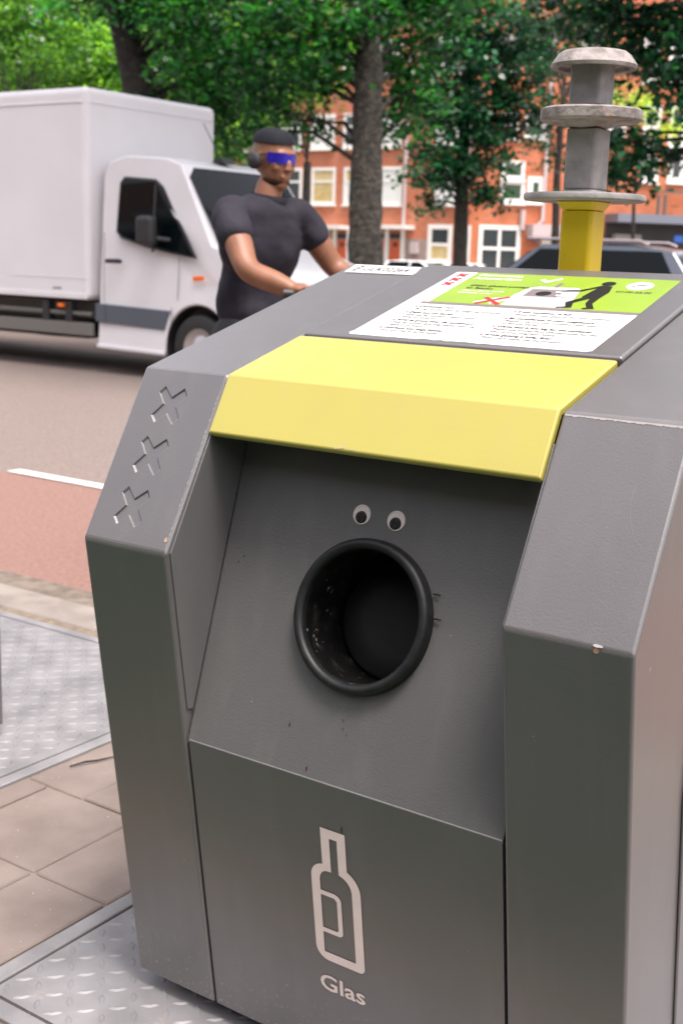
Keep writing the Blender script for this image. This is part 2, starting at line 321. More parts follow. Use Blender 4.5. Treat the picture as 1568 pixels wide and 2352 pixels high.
# ------------------------------------------------------------------ glass container
W, A, ZK, YT, ZT, YB, D, S, ZB = .9336, .1786, .8367, .1447, 1.1026, .1266, .7551, .2864, .5191
C_ = math.sqrt(1+S*S); ZTB = ZT+S*(D-YT)
class Plane:                            # local (x, v, h) on a sheet-metal face
    def __init__(s, o, e2): s.o = Vector(o); s.e2 = Vector(e2).normalized(); s.n = Vector((1, 0, 0)).cross(s.e2)
    def __call__(s, x, v, h=0): return s.o + Vector((x, 0, 0)) + s.e2*v + s.n*h
TOP = Plane((0, YT, ZT), (0, 1, S)); SLO = Plane((0, 0, ZK), (0, YT, ZT-ZK)); LOW = Plane((0, YB, 0), (0, -YB, ZK)); FUN = Plane((0, .052, ZB), (0, .297, 1))
FUNZ = math.sqrt(1+.297**2)
def slab(P, poly, h0, h1, mb=None):
    mb = mb or MB(); return mb.prism(poly, h0, h1, lambda p, h: P(p[0], p[1], h))
_txt = {}
def text_faces(body, off=0.0):
    key = (body, off)
    if key not in _txt:
        c = bpy.data.curves.new('t', 'FONT'); c.body = body; c.size = 1; c.offset = off; c.resolution_u = 3
        o = bpy.data.objects.new('t', c); COL.objects.link(o); dg = bpy.context.evaluated_depsgraph_get(); dg.update()
        me = bpy.data.meshes.new_from_object(o.evaluated_get(dg)); v = [(p.co.x, p.co.y) for p in me.vertices]; f = [tuple(p.vertices) for p in me.polygons]
        bpy.data.objects.remove(o); bpy.data.meshes.remove(me)
        _txt[key] = (v, f, min(a for a, b in v), max(a for a, b in v), max(b for a, b in v))
    return _txt[key]
def put_text(mb, P, body, x0, x1, v, height, h, off=0.01):
    vs, fs, a, b, t = text_faces(body, off); sx = (x1-x0)/(b-a); sy = height/.73
    mb.add([P(x0+(p-a)*sx, v+q*sy, h) for p, q in vs], fs); return mb
def recalc_up(o): return o

box = empty('glass_container', (W/2, D/2, GZ), label='large grey glass recycling container with yellow hood, round black mouth and googly eyes', cat='recycling container', group='grey underground recycling containers')
BO = Vector((W/2, D/2, GZ))
def part(mb, name, m, parent=None, **k):
    return mb.build(name, m, parent or box, org=BO, **k)
XP = [[(.0578, .2747), (.0481, .2626), (.0662, .2425), (.0478, .2188), (.0600, .2065), (.0794, .2257), (.1010, .2065), (.1121, .2195), (.0953, .2400), (.1121, .2623), (.1022, .2742), (.0800, .2553)]]
XP.append([(x-.0004, v-.0885) for x, v in XP[0]]); XP.append([(x-.0016, v-.1770) for x, v in XP[0]])
def pillar(x0, x1, marks=False):
    prof = [(YB, 0), (0, ZK), (YT, ZT), (D, ZTB), (D, 0)]
    mb = MB().prism(prof, x0, x1, lambda p, h: (h, p[0], p[1]))
    o = part(mb, 'side_pillar', M['paint'], bevel=.0055, seg=3, angle=10)
    if marks:
        cut = MB()
        for poly in XP:
            cx = sum(p[0] for p in poly)/12; cv = sum(p[1] for p in poly)/12
            n = 12; g = 1.0
            lo = [SLO(cx+(x-cx)*.88, cv+(v-cv)*.88, -.0028) for x, v in poly]; hi = [SLO(cx+(x-cx)*1.03, cv+(v-cv)*1.03, .004) for x, v in poly]
            cut.add(lo+hi, [tuple(range(n-1, -1, -1)), tuple(range(n, 2*n))]+[(i, (i+1) % n, n+(i+1) % n, n+i) for i in range(n)])
        c = cut.build('cutter', M['paint'], org=BO); c.location = BO
        o.parent = None; o.location = BO
        b = o.modifiers.new('x', 'BOOLEAN'); b.object = c; b.operation = 'DIFFERENCE'; b.solver = 'EXACT'
        b2 = o.modifiers.new('b2', 'BEVEL'); b2.width = .0011; b2.segments = 2; b2.limit_method = 'ANGLE'; b2.angle_limit = rad(35)
        dg = bpy.context.evaluated_depsgraph_get(); dg.update(); me = bpy.data.meshes.new_from_object(o.evaluated_get(dg))
        o.modifiers.clear(); o.data = me; bpy.data.objects.remove(c); o.location = (0, 0, 0); o.parent = box
        me.name = 'side_pillar'
        me.polygons.foreach_set('use_smooth', [False]*len(me.polygons))
    return o
pl = pillar(0, A, True); pr_ = pillar(W-A, W)
# side panels on the outer flanks (raised door with a clipped lower corner)
for x, sgn in ((W, 1), (0, -1)):
    poly = [(.232, 1.05), (.233, .56), (.296, .15), (.33, .10), (D-.03, .10), (D-.03, 1.20)]
    part(MB().prism(poly, x, x+sgn*.005, lambda p, h: (h, p[0], p[1])), 'side_door', M['paint'], bevel=.002)
G = .0045
# lower front panel
Lz = math.hypot(ZK, YB)/ZK
part(slab(LOW, [(A+G, 0), (W-A-G, 0), (W-A-G, ZB*Lz), (A+G, ZB*Lz)], -.030, -.0022), 'front_panel', M['paint'], bevel=.002)
part(MB().box((A+.0005, .16, .01), (W-A-.0005, D-.002, .50)), 'inner_case', M['gap'])
# funnel panel with the round mouth
HX, HV = .4647, (.7645-ZB)*FUNZ; RI = .101
mb = MB(); n = 72; x0, x1, v0, v1 = A+.0035, W-A-.0035, -.004, .56*FUNZ
angs = sorted([2*math.pi*k/n for k in range(n)] + [math.atan2(vv-HV, xx-HX) % (2*math.pi) for xx in (x0, x1) for vv in (v0, v1)])
inn, out = [], []
for t in angs:
    c, s_ = math.cos(t), math.sin(t); k = min([((x1 if c > 0 else x0)-HX)/c if abs(c) > 1e-9 else 9e9, ((v1 if s_ > 0 else v0)-HV)/s_ if abs(s_) > 1e-9 else 9e9])
    inn.append(FUN(HX+RI*c, HV+RI*s_, 0)); out.append(FUN(HX+k*c, HV+k*s_, 0))
N_ = len(angs)
mb.add(inn+out, [(i, N_+i, N_+(i+1) % N_, (i+1) % N_) for i in range(N_)])
part(mb, 'funnel_panel', M['paint_in'])
for xs, sg in ((A, 1), (W-A, -1)):      # cheeks of the funnel
    poly = [(.0085, .8369), (.0505, .571), (.063, .568), (.196, 1.005), (.196, 1.045), (YT-.02, 1.06), (.104, 1.018)]
    part(MB().prism(poly, xs, xs+sg*.0032, lambda p, h: (h, p[0], p[1])), 'funnel_cheek', M['paint_in'], bevel=.001)
part(MB().box((A+.0005, D-.45, .50), (W-A-.0005, D-.0025, 1.04)), 'back_case', M['gap'])
# mouth: rim, tube and flap
def rimprof():
    pts = [(RI+.0005, -.012)]
    for k in range(13):
        t = math.pi*k/12; pts.append((RI+.0085-.0085*math.cos(t), .012+.009*math.sin(t)))
    pts.append((RI+.0175, -.001)); return pts
ctr = FUN(HX, HV, 0)
rim = part(MB().lathe(rimprof(), ctr, FUN.n, 96), 'mouth_rim', M['rubber'], smooth=60)
tube_axis = (FUN.n).normalized()
tb = part(MB().lathe([(RI+.0004, .012), (RI-.001, -.02), (RI-.002, -.17), (RI-.002, -.21)], ctr, tube_axis, 96), 'mouth_tube', M['tube_in'], smooth=60)
fa = (tube_axis*1+Vector((.30, 0, .16))).normalized()
fl = part(MB().lathe([(.0005, .006), (.06, .006), (.092, .003), (.097, -.002), (.097, -.01)], ctr-tube_axis*.115, fa, 64), 'mouth_flap', M['flap'], smooth=40, parent=tb)
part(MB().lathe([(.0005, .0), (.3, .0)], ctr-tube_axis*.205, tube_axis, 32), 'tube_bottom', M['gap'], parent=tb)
part(MB().lathe([(.0045, .002), (.006, .003), (.007, 0)], FUN(HX-.094, HV+.028, -.03)+Vector((.004, 0, 0)), (1, -.1, -.2), 16), 'rivet', M['rubber'], parent=tb, smooth=60)
for (xx, zz) in ((.5838, .8170), (.5925, .7835)):   # cable tie ends poking out beside the rim
    v = (zz-ZB)*FUNZ
    part(MB().tube([FUN(xx-.008, v, .004), FUN(xx-.001, v+.001, .006), FUN(xx+.0035, v+.0005, .006)], .0014, 6), 'tie_end', M['rubber'])
# googly eyes
for (ex, ez, px_, pz) in ((.4269, .9094, .4267, .9052), (.4886, .9088, .4882, .9044)):
    v = (ez-ZB)*FUNZ; pv = (pz-ZB)*FUNZ; R = .0151
    e = part(MB().lathe([(.0004, .0012), (R*.86, .0012), (R*.9, .0024), (R, .0022), (R+.0003, 0)], FUN(ex, v), FUN.n, 40), 'googly_eye', M['eye_white'], smooth=40)
    part(MB().lathe([(.0004, .0032), (.0062, .0032), (.0094, .0028), (.0100, .0014)], FUN(px_, pv), FUN.n, 32), 'pupil', M['pupil'], parent=e, smooth=50)
# hood
HT = .673*math.hypot(YT, ZT-ZK); LS = math.hypot(YT, ZT-ZK); HB = .1868*C_; pr = .0035; TK = .012
hood = MB(); xa, xb_ = A+.0025, W-A-.004
def hp(x, k):
    return {0: TOP(x, HB, pr), 1: Vector((x, YT, ZT))+(TOP.n+SLO.n).normalized()*pr*1.05, 2: SLO(x, HT, pr), 3: SLO(x, HT-.003, -TK*.5), 4: SLO(x, HT, -TK),
            5: Vector((x, YT, ZT))-(TOP.n+SLO.n).normalized()*TK, 6: TOP(x, HB, -TK)}[k]
xc = A+.030
ring = lambda x: [hp(x, k) for k in range(7)]
vs = ring(xa)+ring(xb_)
hood.add(vs, [(0, 1, 8, 7), (1, 2, 9, 8), (2, 3, 10, 9), (3, 4, 11, 10), (4, 5, 12, 11), (5, 6, 13, 12), (6, 0, 7, 13), (0, 6, 5, 1), (1, 5, 4, 3, 2), (7, 8, 12, 13), (8, 9, 10, 11, 12)])
# clip the rear left corner
for i in (0, 6): p = hood.v[i]; pass
hd = part(hood, 'hood', M['yellow'], bevel=.0035, seg=3, angle=14)
# lid
part(slab(TOP, [(A+.0015, HB+.009), (W-A-.0015, HB+.009), (W-A-.0015, (D-YT)*C_-.001), (A+.0015, (D-YT)*C_-.001)], -.03, .0045), 'lid', M['paint'], bevel=.005, seg=3)
part(slab(TOP, [(A+.010, HB-.004), (W-A-.012, HB-.004), (W-A-.012, HB+.010), (A+.010, HB+.010)], -.02, .0005), 'lid_gutter', M['paint'], bevel=.003)
part(slab(TOP, [(A+.0006, HB-.02), (W-A-.0006, HB-.02), (W-A-.0006, HB+.02), (A+.0006, HB+.02)], -.05, -.021), 'dark_seam', M['gap'])
# base skirt
part(MB().box((.05, .19, GZ+.001), (W-.05, D-.02, .02)), 'base_skirt', M['gap'])
# printed bottle and word
def stroke_ring(outer, inner, P, h, mb):
    f = [Vector((x, v, 0)) for x, v in outer]; g = [Vector((x, v, 0)) for x, v in inner]
    mb.add([P(p.x, p.y, h) for p in f+g], [tuple(t) for t in tessellate_polygon([f, g])])
def arc(cx, cy, rx, ry, a0, a1, n=8): return [(cx+rx*math.cos(rad(a0+(a1-a0)*k/n)), cy+ry*math.sin(rad(a0+(a1-a0)*k/n))) for k in range(n+1)]
lz = Lz
outer = [(.4394, .4402), (.4851, .4402), (.4853, .3752)] + arc(.468, .339, .0405, .040, 62, 0)+[(.5085, .2060)] + arc(.4985, .2060, .0100, .0100, 0, -90, 5) + [(.4400, .1960)] + arc(.440, .2200, .0238, .0240, -90, -180, 6)+[(.4162, .3480)]+arc(.4430, .3480, .0268, .0272, 180, 95, 6)+[(.4394, .3752)]
inner = [(.4554, .4245), (.4694, .4245), (.4694, .3645)] + arc(.466, .337, .0262, .0272, 68, 0)+[(.4922, .2113), (.4326, .2113), (.4326, .3420)]+arc(.4480, .3440, .0156, .0200, 180, 95, 6)+[(.4554, .3645)]
PRH = -.0012
mb = MB(); stroke_ring([(x, z*lz) for x, z in outer], [(x, z*lz) for x, z in inner], LOW, PRH, mb)
fp = bpy.data.objects  # noqa
lab = [(.4326, .3262), (.4575, .3262)] + arc(.458, .3140, .0128, .0120, 88, 0, 6) + [(.4708, .2600)] + arc(.4628, .2578, .0080, .0084, 0, -90, 4) + [(.4326, .2492), (.4326, .2571), (.4600, .2571), (.4625, .2600), (.4625, .3130), (.4575, .3180), (.4326, .3180)]
def fill_poly(poly, P, h, mb):
    f = [Vector((x, v, 0)) for x, v in poly]
    mb.add([P(p.x, p.y, h) for p in f], [tuple(t) for t in tessellate_polygon([f])])
fill_poly([(x, z*lz) for x, z in lab], LOW, PRH, mb)
part(mb, 'bottle_symbol', M['print'])
part(put_text(MB(), LOW, 'Glas', .4196, .5058, .1372*lz, .0300, PRH, .018), 'word_lettering', M['print'])
# information sticker on the lid
H0 = .0046
def P2(mb, poly, h): fill_poly(poly, TOP, h, mb); return mb
edge = [(.2662, .5890), (.2655, .235), (.262, .224), (.268, .2165), (.29, .2160)]
xx = .31
while xx < .67: edge.append((xx, .2155+(random.uniform(-.0005, .004) if .40 < xx < .52 else random.uniform(-.0004, .0006)))); xx += .011
edge += [(.692, .2150), (.6995, .221), (.7003, .392), (.7003, .5870), (.697, .5905), (.270, .5905)]
stick = part(P2(MB(), edge, H0), 'information_sticker', M['white_vinyl'])
part(P2(MB(), [(.3115, .4065), (.7003, .4065), (.7003, .586), (.697, .5900), (.3115, .5900)], H0+.0003), 'green_field', M['green_vinyl'], parent=stick)
part(P2(MB(), [(.2985, .3945), (.7003, .3945), (.7003, .4060), (.2985, .4060)], H0+.0003), 'grey_strip', M['mauve'], parent=stick)
def xmark(mb, cx, cv, r, h, t=.30):
    for a in (45, 135):
        c, s_ = math.cos(rad(a)), math.sin(rad(a)); fill = [(cx+c*r-s_*r*t, cv+s_*r+c*r*t), (cx-c*r-s_*r*t, cv-s_*r+c*r*t), (cx-c*r+s_*r*t, cv-s_*r-c*r*t), (cx+c*r+s_*r*t, cv+s_*r-c*r*t)]
        mb.add([TOP(x, v, h+(.0001 if a == 45 else 0)) for x, v in fill], [(0, 1, 2, 3)])
mb = MB(); [xmark(mb, .288, v, .0125, H0+.0004) for v in (.5702, .5425, .5145)]
for k, (a, b, c, d) in enumerate([(.4035, .4452, .446, .4087), (.446, .452, .400, .409)]):   # red cross over the bottles
    dx, dv = (c-a), (d-b); l = math.hypot(dx, dv); nx, nv = -dv/l*.0042, dx/l*.0042
    mb.add([TOP(a+nx, b+nv, H0+.0009+k*.0001), TOP(c+nx, d+nv, H0+.0009+k*.0001), TOP(c-nx, d-nv, H0+.0009+k*.0001), TOP(a-nx, b-nv, H0+.0009+k*.0001)], [(0, 1, 2, 3)])
part(mb, 'red_marks', M['red'], parent=stick)
w1 = MB()
put_text(w1, TOP, 'Gemeente', .3205, .4115, .5700, .0135, H0+.0005, .03); put_text(w1, TOP, 'Amsterdam', .3205, .4185, .5495, .0135, H0+.0005, .03)
put_text(w1, TOP, 'glass jars and', .3350, .4188, .4770, .0085, H0+.0005, .02); put_text(w1, TOP, 'bottles only', .3350, .4040, .4640, .0085, H0+.0005, .02)
fill_poly([(.4510, .5600), (.4580, .5660), (.4700, .5560), (.4870, .5760), (.4930, .5700), (.4710, .5440)], TOP, H0+.0005, w1)   # tick
fill_poly(arc(.6435, .5490, .0235, .0235, 0, 345, 23), TOP, H0+.0005, w1)
for a in (0, 1):                        # bottles lying under the cross
    fill_poly([(.392+a*.030, .418), (.398+a*.030, .412), (.432+a*.018, .440), (.445, .446+a*.004), (.447, .452), (.425, .449)], TOP, H0+.0005, w1)
part(w1, 'white_print', M['white_vinyl'], parent=stick)
g1 = MB(); fill_poly([(.4494, .4080), (.5640, .4080), (.5640, .455), (.552, .513), (.543, .522), (.470, .522), (.4550, .512), (.4450, .470)], TOP, H0+.0005, g1); part(g1, 'pale_container_picture', M['pale_grey'], parent=stick)
g2 = MB(); fill_poly([(.4650, .5050), (.5270, .5050), (.5270, .4640), (.4650, .4640)], TOP, H0+.0006, g2); fill_poly([(.4980, .520), (.5050, .520), (.5050, .545), (.4980, .545)], TOP, H0+.0006, g2); part(g2, 'grey_picture', M['mauve'], parent=stick)
k1 = MB(); hh = H0+.0007
fill_poly(arc(.4960, .4815, .0140, .0130, 0, 340, 17), TOP, hh, k1)
fill_poly(arc(.5855, .5535, .0125, .0125, 0, 340, 17), TOP, hh+.0001, k1)
fill_poly([(.578, .540), (.598, .540), (.606, .505), (.603, .468), (.578, .462), (.570, .475), (.574, .510)], TOP, hh, k1)
fill_poly([(.578, .540), (.580, .530), (.556, .503), (.530, .499), (.520, .492), (.518, .498), (.530, .506), (.553, .511)], TOP, hh+.0002, k1)
fill_poly([(.576, .475), (.590, .470), (.570, .440), (.578, .414), (.554, .409), (.551, .413), (.566, .418), (.556, .440)], TOP, hh+.0002, k1)
fill_poly([(.588, .475), (.603, .472), (.604, .440), (.618, .414), (.600, .409), (.596, .413), (.603, .418), (.592, .440)], TOP, hh+.0003, k1)
put_text(k1, TOP, 'alleen glazen potten', .3380, .4540, .5065, .0105, hh, .012); put_text(k1, TOP, 'en flessen', .3380, .3910, .4905, .0105, hh, .012)
put_text(k1, TOP, '07.00-22.00', .6156, .6775, .5080, .0090, hh, .006)
fill_poly([(.628, .541), (.650, .553), (.659, .556), (.658, .559), (.648, .557), (.632, .547)], TOP, hh+.0001, k1)
part(k1, 'black_print', M['ink'], parent=stick)
sp = MB()
for (x, v) in ((.522, .492), (.536, .484), (.530, .474), (.545, .468)): fill_poly([(x-.008, v-.003), (x+.008, v-.003), (x+.009, v+.003), (x-.008, v+.004)], TOP, hh+.0004, sp)
part(sp, 'bottle_picture', M['white_vinyl'], parent=stick)
tx = MB(); bx = MB(); rows = [('Container vol?', .3092, .3770, .3745, 1), ('Breng uw glas naar de volgende container.', .3100, .4770, .3610, 0), ('Denk aan uw buren', .3092, .3950, .3405, 1), ('Gebruik de container alleen tussen', .3100, .4462, .3270, 0), ('07.00 en 22.00 uur.', .3100, .3800, .3140, 0),
        ('Afval te groot voor de container?', .3092, .4555, .2985, 1), ('Kijk op amsterdam.nl/grofafval voor de', .3100, .4660, .2850, 0), ('regels in uw buurt.', .3100, .3760, .2720, 0), ('Voorkom een hoge boete!', .3092, .4222, .2560, 1), ('Gooi uw afval in de container.', .3100, .4229, .2430, 0),
        ('If the container is full', .5000, .5941, .3745, 1), ('Please take your glass to the next container.', .5000, .6711, .3610, 0), ('Be considerate of your neighbours', .5011, .6498, .3400, 1), ('Please only use the container between', .5000, .6590, .3265, 0), ('07.00 and 22.00.', .5000, .5650, .3135, 0),
        ('Waste that is too big for the container', .5000, .6653, .2975, 1), ('Please see amsterdam.nl/bulkywaste for the', .5000, .6790, .2840, 0), ('rules in your neighbourhood.', .5000, .6150, .2710, 0), ('Avoid getting a hefty fine!', .5000, .6146, .2555, 1), ('Throw your waste into the container.', .5000, .6422, .2420, 0)]
for body, a, b, v, bold in rows:
    put_text(bx if bold else tx, TOP, body, a, b, v, .0082 if bold else .0076, H0+.0005, .028 if bold else .014)
    if bold: pass
part(bx, 'bold_print', M['ink'], parent=stick); part(tx, 'small_print', M['ink_soft'], parent=stick)
rb = MB()
for body, a, b, v, bold in rows:
    if bold: fill_poly([(a-.008, v), (a-.003, v), (a-.003, v+.005), (a-.008, v+.005)], TOP, H0+.0005, rb)
part(rb, 'bullet_marks', M['red'], parent=stick)
# number label
num = part(MB().add([TOP(x, v, .0012) for x, v in ((.0110, .6240), (.0180, .5705), (.1805, .5700), (.1695, .6205), (.014, .6255))], [(0, 1, 2, 3, 4)]), 'number_label', M['white_vinyl'])
kk = MB(); put_text(kk, TOP, 'GLK02264', .0500, .1550, .5850, .0240, .0016, .004)
part(kk, 'number_print', M['ink'], parent=num)
kk = MB()
for v in (.6130, .5990, .5850): xmark(kk, .036-(.6130-v)*.1, v, .0062, .0016)
part(kk, 'cross_print', M['ink'], parent=num)
# wear: rust chips, drips, scratches
def blob(P, x, v, rx, rv, h, name, m, parent=None, n=9, **k):
    mb = MB(); mb.add([P(x+rx*math.cos(t)*random.uniform(.7, 1.1), v+rv*math.sin(t)*random.uniform(.7, 1.1), h) for t in [6.283*i/n for i in range(n)]], [tuple(range(n))])
    return part(mb, name, m, parent, **k)
blob(SLO, .1700, .0225, .0030, .0045, .0008, 'rust_chip', M['rust'], pl, label='orange rust chip on the edge of the pillar')
blob(LOW, .8847, .8315*lz+.002, .0050, .0042, .0006, 'rust_chip', M['rust'], pr_); blob(SLO, .8860, .0030, .0080, .0022, .0006, 'paint_chip', M['chip'], pr_)
blob(FUN, .3703, (.5858-ZB)*FUNZ, .0016, .0036, .0006, 'dried_drip', M['drop'])
blob(FUN, .4159, (.5316-ZB)*FUNZ, .0018, .0045, .0006, 'dried_drip', M['drop'])
for (x, z, a, b) in ((.2119, .8049, .0016, .0024), (.2210, .8152, .0016, .0022), (.4640, .6135, .0009, .0035), (.4660, .6010, .0010, .0026), (.4740, .5940, .0007, .0028)): blob(FUN, x, (z-ZB)*FUNZ, a, b, .0006, 'dried_speck', M['brown'])
blob(LOW, .4800, .4530, .0016, .0065, -.0014, 'dried_speck', M['brown'])
def scratch(P, pts, w_, h, m, parent):
    mb = MB(); vs = []
    for i, (x, v) in enumerate(pts):
        a = pts[max(i-1, 0)]; b = pts[min(i+1, len(pts)-1)]; dx, dv = b[0]-a[0], b[1]-a[1]; l = math.hypot(dx, dv) or 1
        vs += [P(x-dv/l*w_, v+dx/l*w_, h), P(x+dv/l*w_, v-dx/l*w_, h)]
    mb.add(vs, [(2*i, 2*i+1, 2*i+3, 2*i+2) for i in range(len(pts)-1)]); part(mb, 'scratch', m, parent)
scratch(SLO, [(.880, .215), (.878, .190), (.885, .165), (.895, .145), (.910, .132)], .00022, .0004, M['scr'], pr_)
scratch(SLO, [(.820, .100), (.835, .092), (.850, .088)], .00022, .0004, M['scr'], pr_)
scratch(SLO, [(.870, .062), (.885, .052), (.895, .050)], .00022, .0004, M['scr'], pr_)
mb = MB()
for i in range(46):                     # worn corner of the right pillar
    x = W-A+.004+i*.0038; w_ = random.uniform(.0004, .0022)
    mb.add([SLO(x, LS-.0055-w_, .0005), SLO(x+.0045, LS-.0055-w_*random.uniform(.5, 1), .0005), SLO(x+.0045, LS-.0040, .0006), SLO(x, LS-.0040, .0006)], [(0, 1, 2, 3)])
part(mb, 'worn_edge', M['chip'], pr_)
mb = MB()
for i in range(26):
    v = .02+i*.0096
    if random.random() < .7: mb.add([SLO(A-.0054, v, .0004), SLO(A-.0040, v, .0004), SLO(A-.0042, v+.006, .0004), SLO(A-.0052, v+.005, .0004)], [(0, 1, 2, 3)])
part(mb, 'worn_edge', M['chip'], pl)
blob(SLO, .4350, HT+.0045, .0036, .0016, pr+.0006, 'paint_chip', M['chip'], hd); blob(SLO, .4520, HT+.0035, .0028, .0014, pr+.0006, 'paint_chip', M['chip'], hd); blob(SLO, .4260, HT+.0022, .005, .0010, pr+.0006, 'rust_chip', M['rust'], hd)

# lifting column: yellow post with cast discs
PX, PY = .459, .832
post = MB(); hw = .032; ch = .006
oct_ = [(-hw+ch, -hw), (hw-ch, -hw), (hw, -hw+ch), (hw, hw-ch), (hw-ch, hw), (-hw+ch, hw), (-hw, hw-ch), (-hw, -hw+ch)]
def column(z0, z1, k0=1, k1=1, mb=None):
    mb = mb or MB(); n = 8
    return mb.add([(PX+x*k0, PY+y*k0, z0) for x, y in oct_]+[(PX+x*k1, PY+y*k1, z1) for x, y in oct_], [tuple(range(n-1, -1, -1)), tuple(range(n, 2*n))]+[(i, (i+1) % n, n+(i+1) % n, n+i) for i in range(n)])
po = part(column(1.389, 1.4045, 1, 1.28, column(GZ, 1.388)), 'lifting_post', M['yellow_post'], bevel=.002)
part(MB().box((PX-.12, PY-.05, GZ+.002), (PX+.12, PY+.10, .30)), 'post_bracket', M['paint'], bevel=.004)
def disc(z0, prof, m, name, jag=0):
    mb = MB(); n = 48; vs = []
    for r, h in prof:
        for k in range(n):
            t = 2*math.pi*k/n; rr = .92* r*(1+jag*math.sin(3*t+1)+jag*random.uniform(-.5, .5)) if r > .05 else r
            vs.append((PX+rr*math.cos(t), PY+rr*math.sin(t), z0+h))
    mb.add(vs, [(i*n+k, i*n+(k+1) % n, (i+1)*n+(k+1) % n, (i+1)*n+k) for i in range(len(prof)-1) for k in range(n)]+[tuple(range(n-1, -1, -1)), tuple(range((len(prof)-1)*n, len(prof)*n))])
    return part(mb, name, m, po, smooth=35)
disc(1.405, [(.02, 0), (.118, .0), (.122, .003), (.122, .010), (.120, .013), (.02, .013)], M['galv'], 'lower_disc')
part(column(1.4260, 1.534, mb=column(1.4181, 1.4259, 1.2, 1.0)), 'shaft', M['galv'], po, bevel=.003)
disc(1.535, [(.030, 0), (.042, .003), (.060, .010), (.094, .011), (.1, .015), (.1, .031), (.095, .034), (.036, .037)], M['galv_rust'], 'middle_disc', .03)
part(column(1.574, 1.650), 'shaft', M['galv'], po, bevel=.003)
disc(1.651, [(.030, -.004), (.066, -.004), (.070, -.011), (.083, -.012), (.085, -.006), (.071, .012), (.063, .0175), (.050, .019), (.030, .0195)], M['galv_rust'], 'top_cap', .012)

nb = copy_tree(box)
nb.location = (box.location.x-2.045, box.location.y, box.location.z)
nb['label'] = 'grey container cut off by the left edge of the picture, on the wide platform'
for ch in list(nb.children):
    if ch.name.startswith('googly'):
        for g in list(ch.children): bpy.data.objects.remove(g)
        bpy.data.objects.remove(ch)

exec_trees = True
# ------------------------------------------------------------------ white box truck
TY = 8.30
TO = Vector((-8.6, TY+1.0, RZ))
truck = empty('box_truck', TO, label='white delivery box truck with orange side markers standing on the road behind the cyclist', cat='truck')
def tp(mb, name, m, parent=None, **k): return mb.build(name, m, parent or truck, org=TO, **k)
def xzp(poly, y0, y1, mb=None): return (mb or MB()).prism(poly, y0, y1, lambda p, h: (p[0], h, p[1]))
BX = -8.59
tp(MB().box((BX-5.2, TY, .69), (BX, TY+2.12, 2.93)), 'cargo_box', M['white_box'], bevel=.07, seg=4)
t = MB()
for (a, b) in (((BX-4.38, TY-.012, 2.78), (BX+.012, TY+.04, 2.86)), ((BX-.03, TY-.012, 2.78), (BX+.012, TY+2.13, 2.86))): pass
xx = []
tp(MB().box((BX-5.18, TY-.010, 2.765), (BX-.05, TY+.02, 2.785)).box((BX-.02, TY+.05, 2.765), (BX+.010, TY+2.07, 2.785)), 'roof_trim', M['white_box'], bevel=.006)
tp(MB().box((BX-5.18, TY-.008, .70), (BX-.02, TY+.02, .76)), 'lower_trim', M['white_body'], bevel=.004)
def chf(z): return 0 if z < 1.25 else .15*((z-1.25)/.95)**1.3
cab = [(-8.50, .20), (-8.50, 2.02), (-8.44, 2.17), (-8.20, 2.235), (-7.62, 2.20), (-7.40, 2.13), (-6.86, 1.32), (-6.30, 1.12), (-6.12, .98), (-6.06, .60), (-6.10, .32), (-6.62, .30)]
cab += [(-7.05+.44*math.cos(rad(a)), .27+.44*math.sin(rad(a))) for a in range(8, 173, 11)] + [(-7.50, .17)]
mb = MB(); n = len(cab); ys = [(0, TY+.05), (1, TY+2.03)]
vs = [(x, TY+.05+chf(z)+(.10*max(0, (x+6.75)/.7)), z) for x, z in cab]+[(x, TY+2.03-chf(z)-(.10*max(0, (x+6.75)/.7)), z) for x, z in cab]
mb.add(vs, [tuple(range(n-1, -1, -1)), tuple(range(n, 2*n))]+[(i, (i+1) % n, n+(i+1) % n, n+i) for i in range(n)])
cb = tp(mb, 'cab', M['white_body'], bevel=.035, seg=3, angle=25)
def side(poly, name, m, dy=-.006, th=.012, parent=None, **k):   # a sheet following the cab side
    f = lambda p, h: (p[0], TY+.05+chf(p[1])+(.10*max(0, (p[0]+6.75)/.7))+h, p[1])
    return tp(MB().prism(poly, dy, dy+th, f), name, m, parent or cb, **k)
win = [(-8.20, 1.45), (-8.215, 1.93), (-8.17, 1.985), (-7.74, 1.955), (-7.64, 1.88), (-7.115, 1.20), (-7.50, 1.26), (-7.80, 1.31), (-8.12, 1.39)]
side([(-8.215, 1.43), (-8.235, 1.95), (-8.18, 2.01), (-7.73, 1.98), (-7.61, 1.90), (-7.065, 1.18), (-7.50, 1.235), (-7.80, 1.285), (-8.14, 1.365)], 'window_seal', M['black_plastic'], -.006)
wn = side(win, 'door_window', M['glass'], -.010)
side([(-7.685, 1.235), (-7.655, 1.235), (-7.70, 1.90), (-7.73, 1.94)], 'window_divider', M['black_plastic'], -.013)
side([(-8.33, 1.10), (-8.10, 1.10), (-8.09, 1.135), (-8.13, 1.15), (-8.33, 1.145)], 'door_handle', M['black_plastic'], -.05, .03, bevel=.01)
side([(-8.515, .468), (-8.515, .665), (-7.42, .635), (-7.46, .56), (-7.50, .43)], 'side_cladding', M['trim_grey'], -.016, .02, bevel=.006)
side([(-8.49, .185), (-8.50, .225), (-7.50, .205), (-7.50, .165)], 'sill', M['white_body'], -.02, .02, bevel=.006)
side([(-7.11, .955), (-7.11, 1.005), (-6.965, 1.01), (-6.965, .965)], 'side_indicator', M['orange'], -.016, .02, bevel=.006)
for xs in (-8.36, -7.40): side([(xs, .46), (xs+.006, .46), (xs+.006, .67), (xs, .67)], 'panel_gap', M['gap'], -.0175, .003)
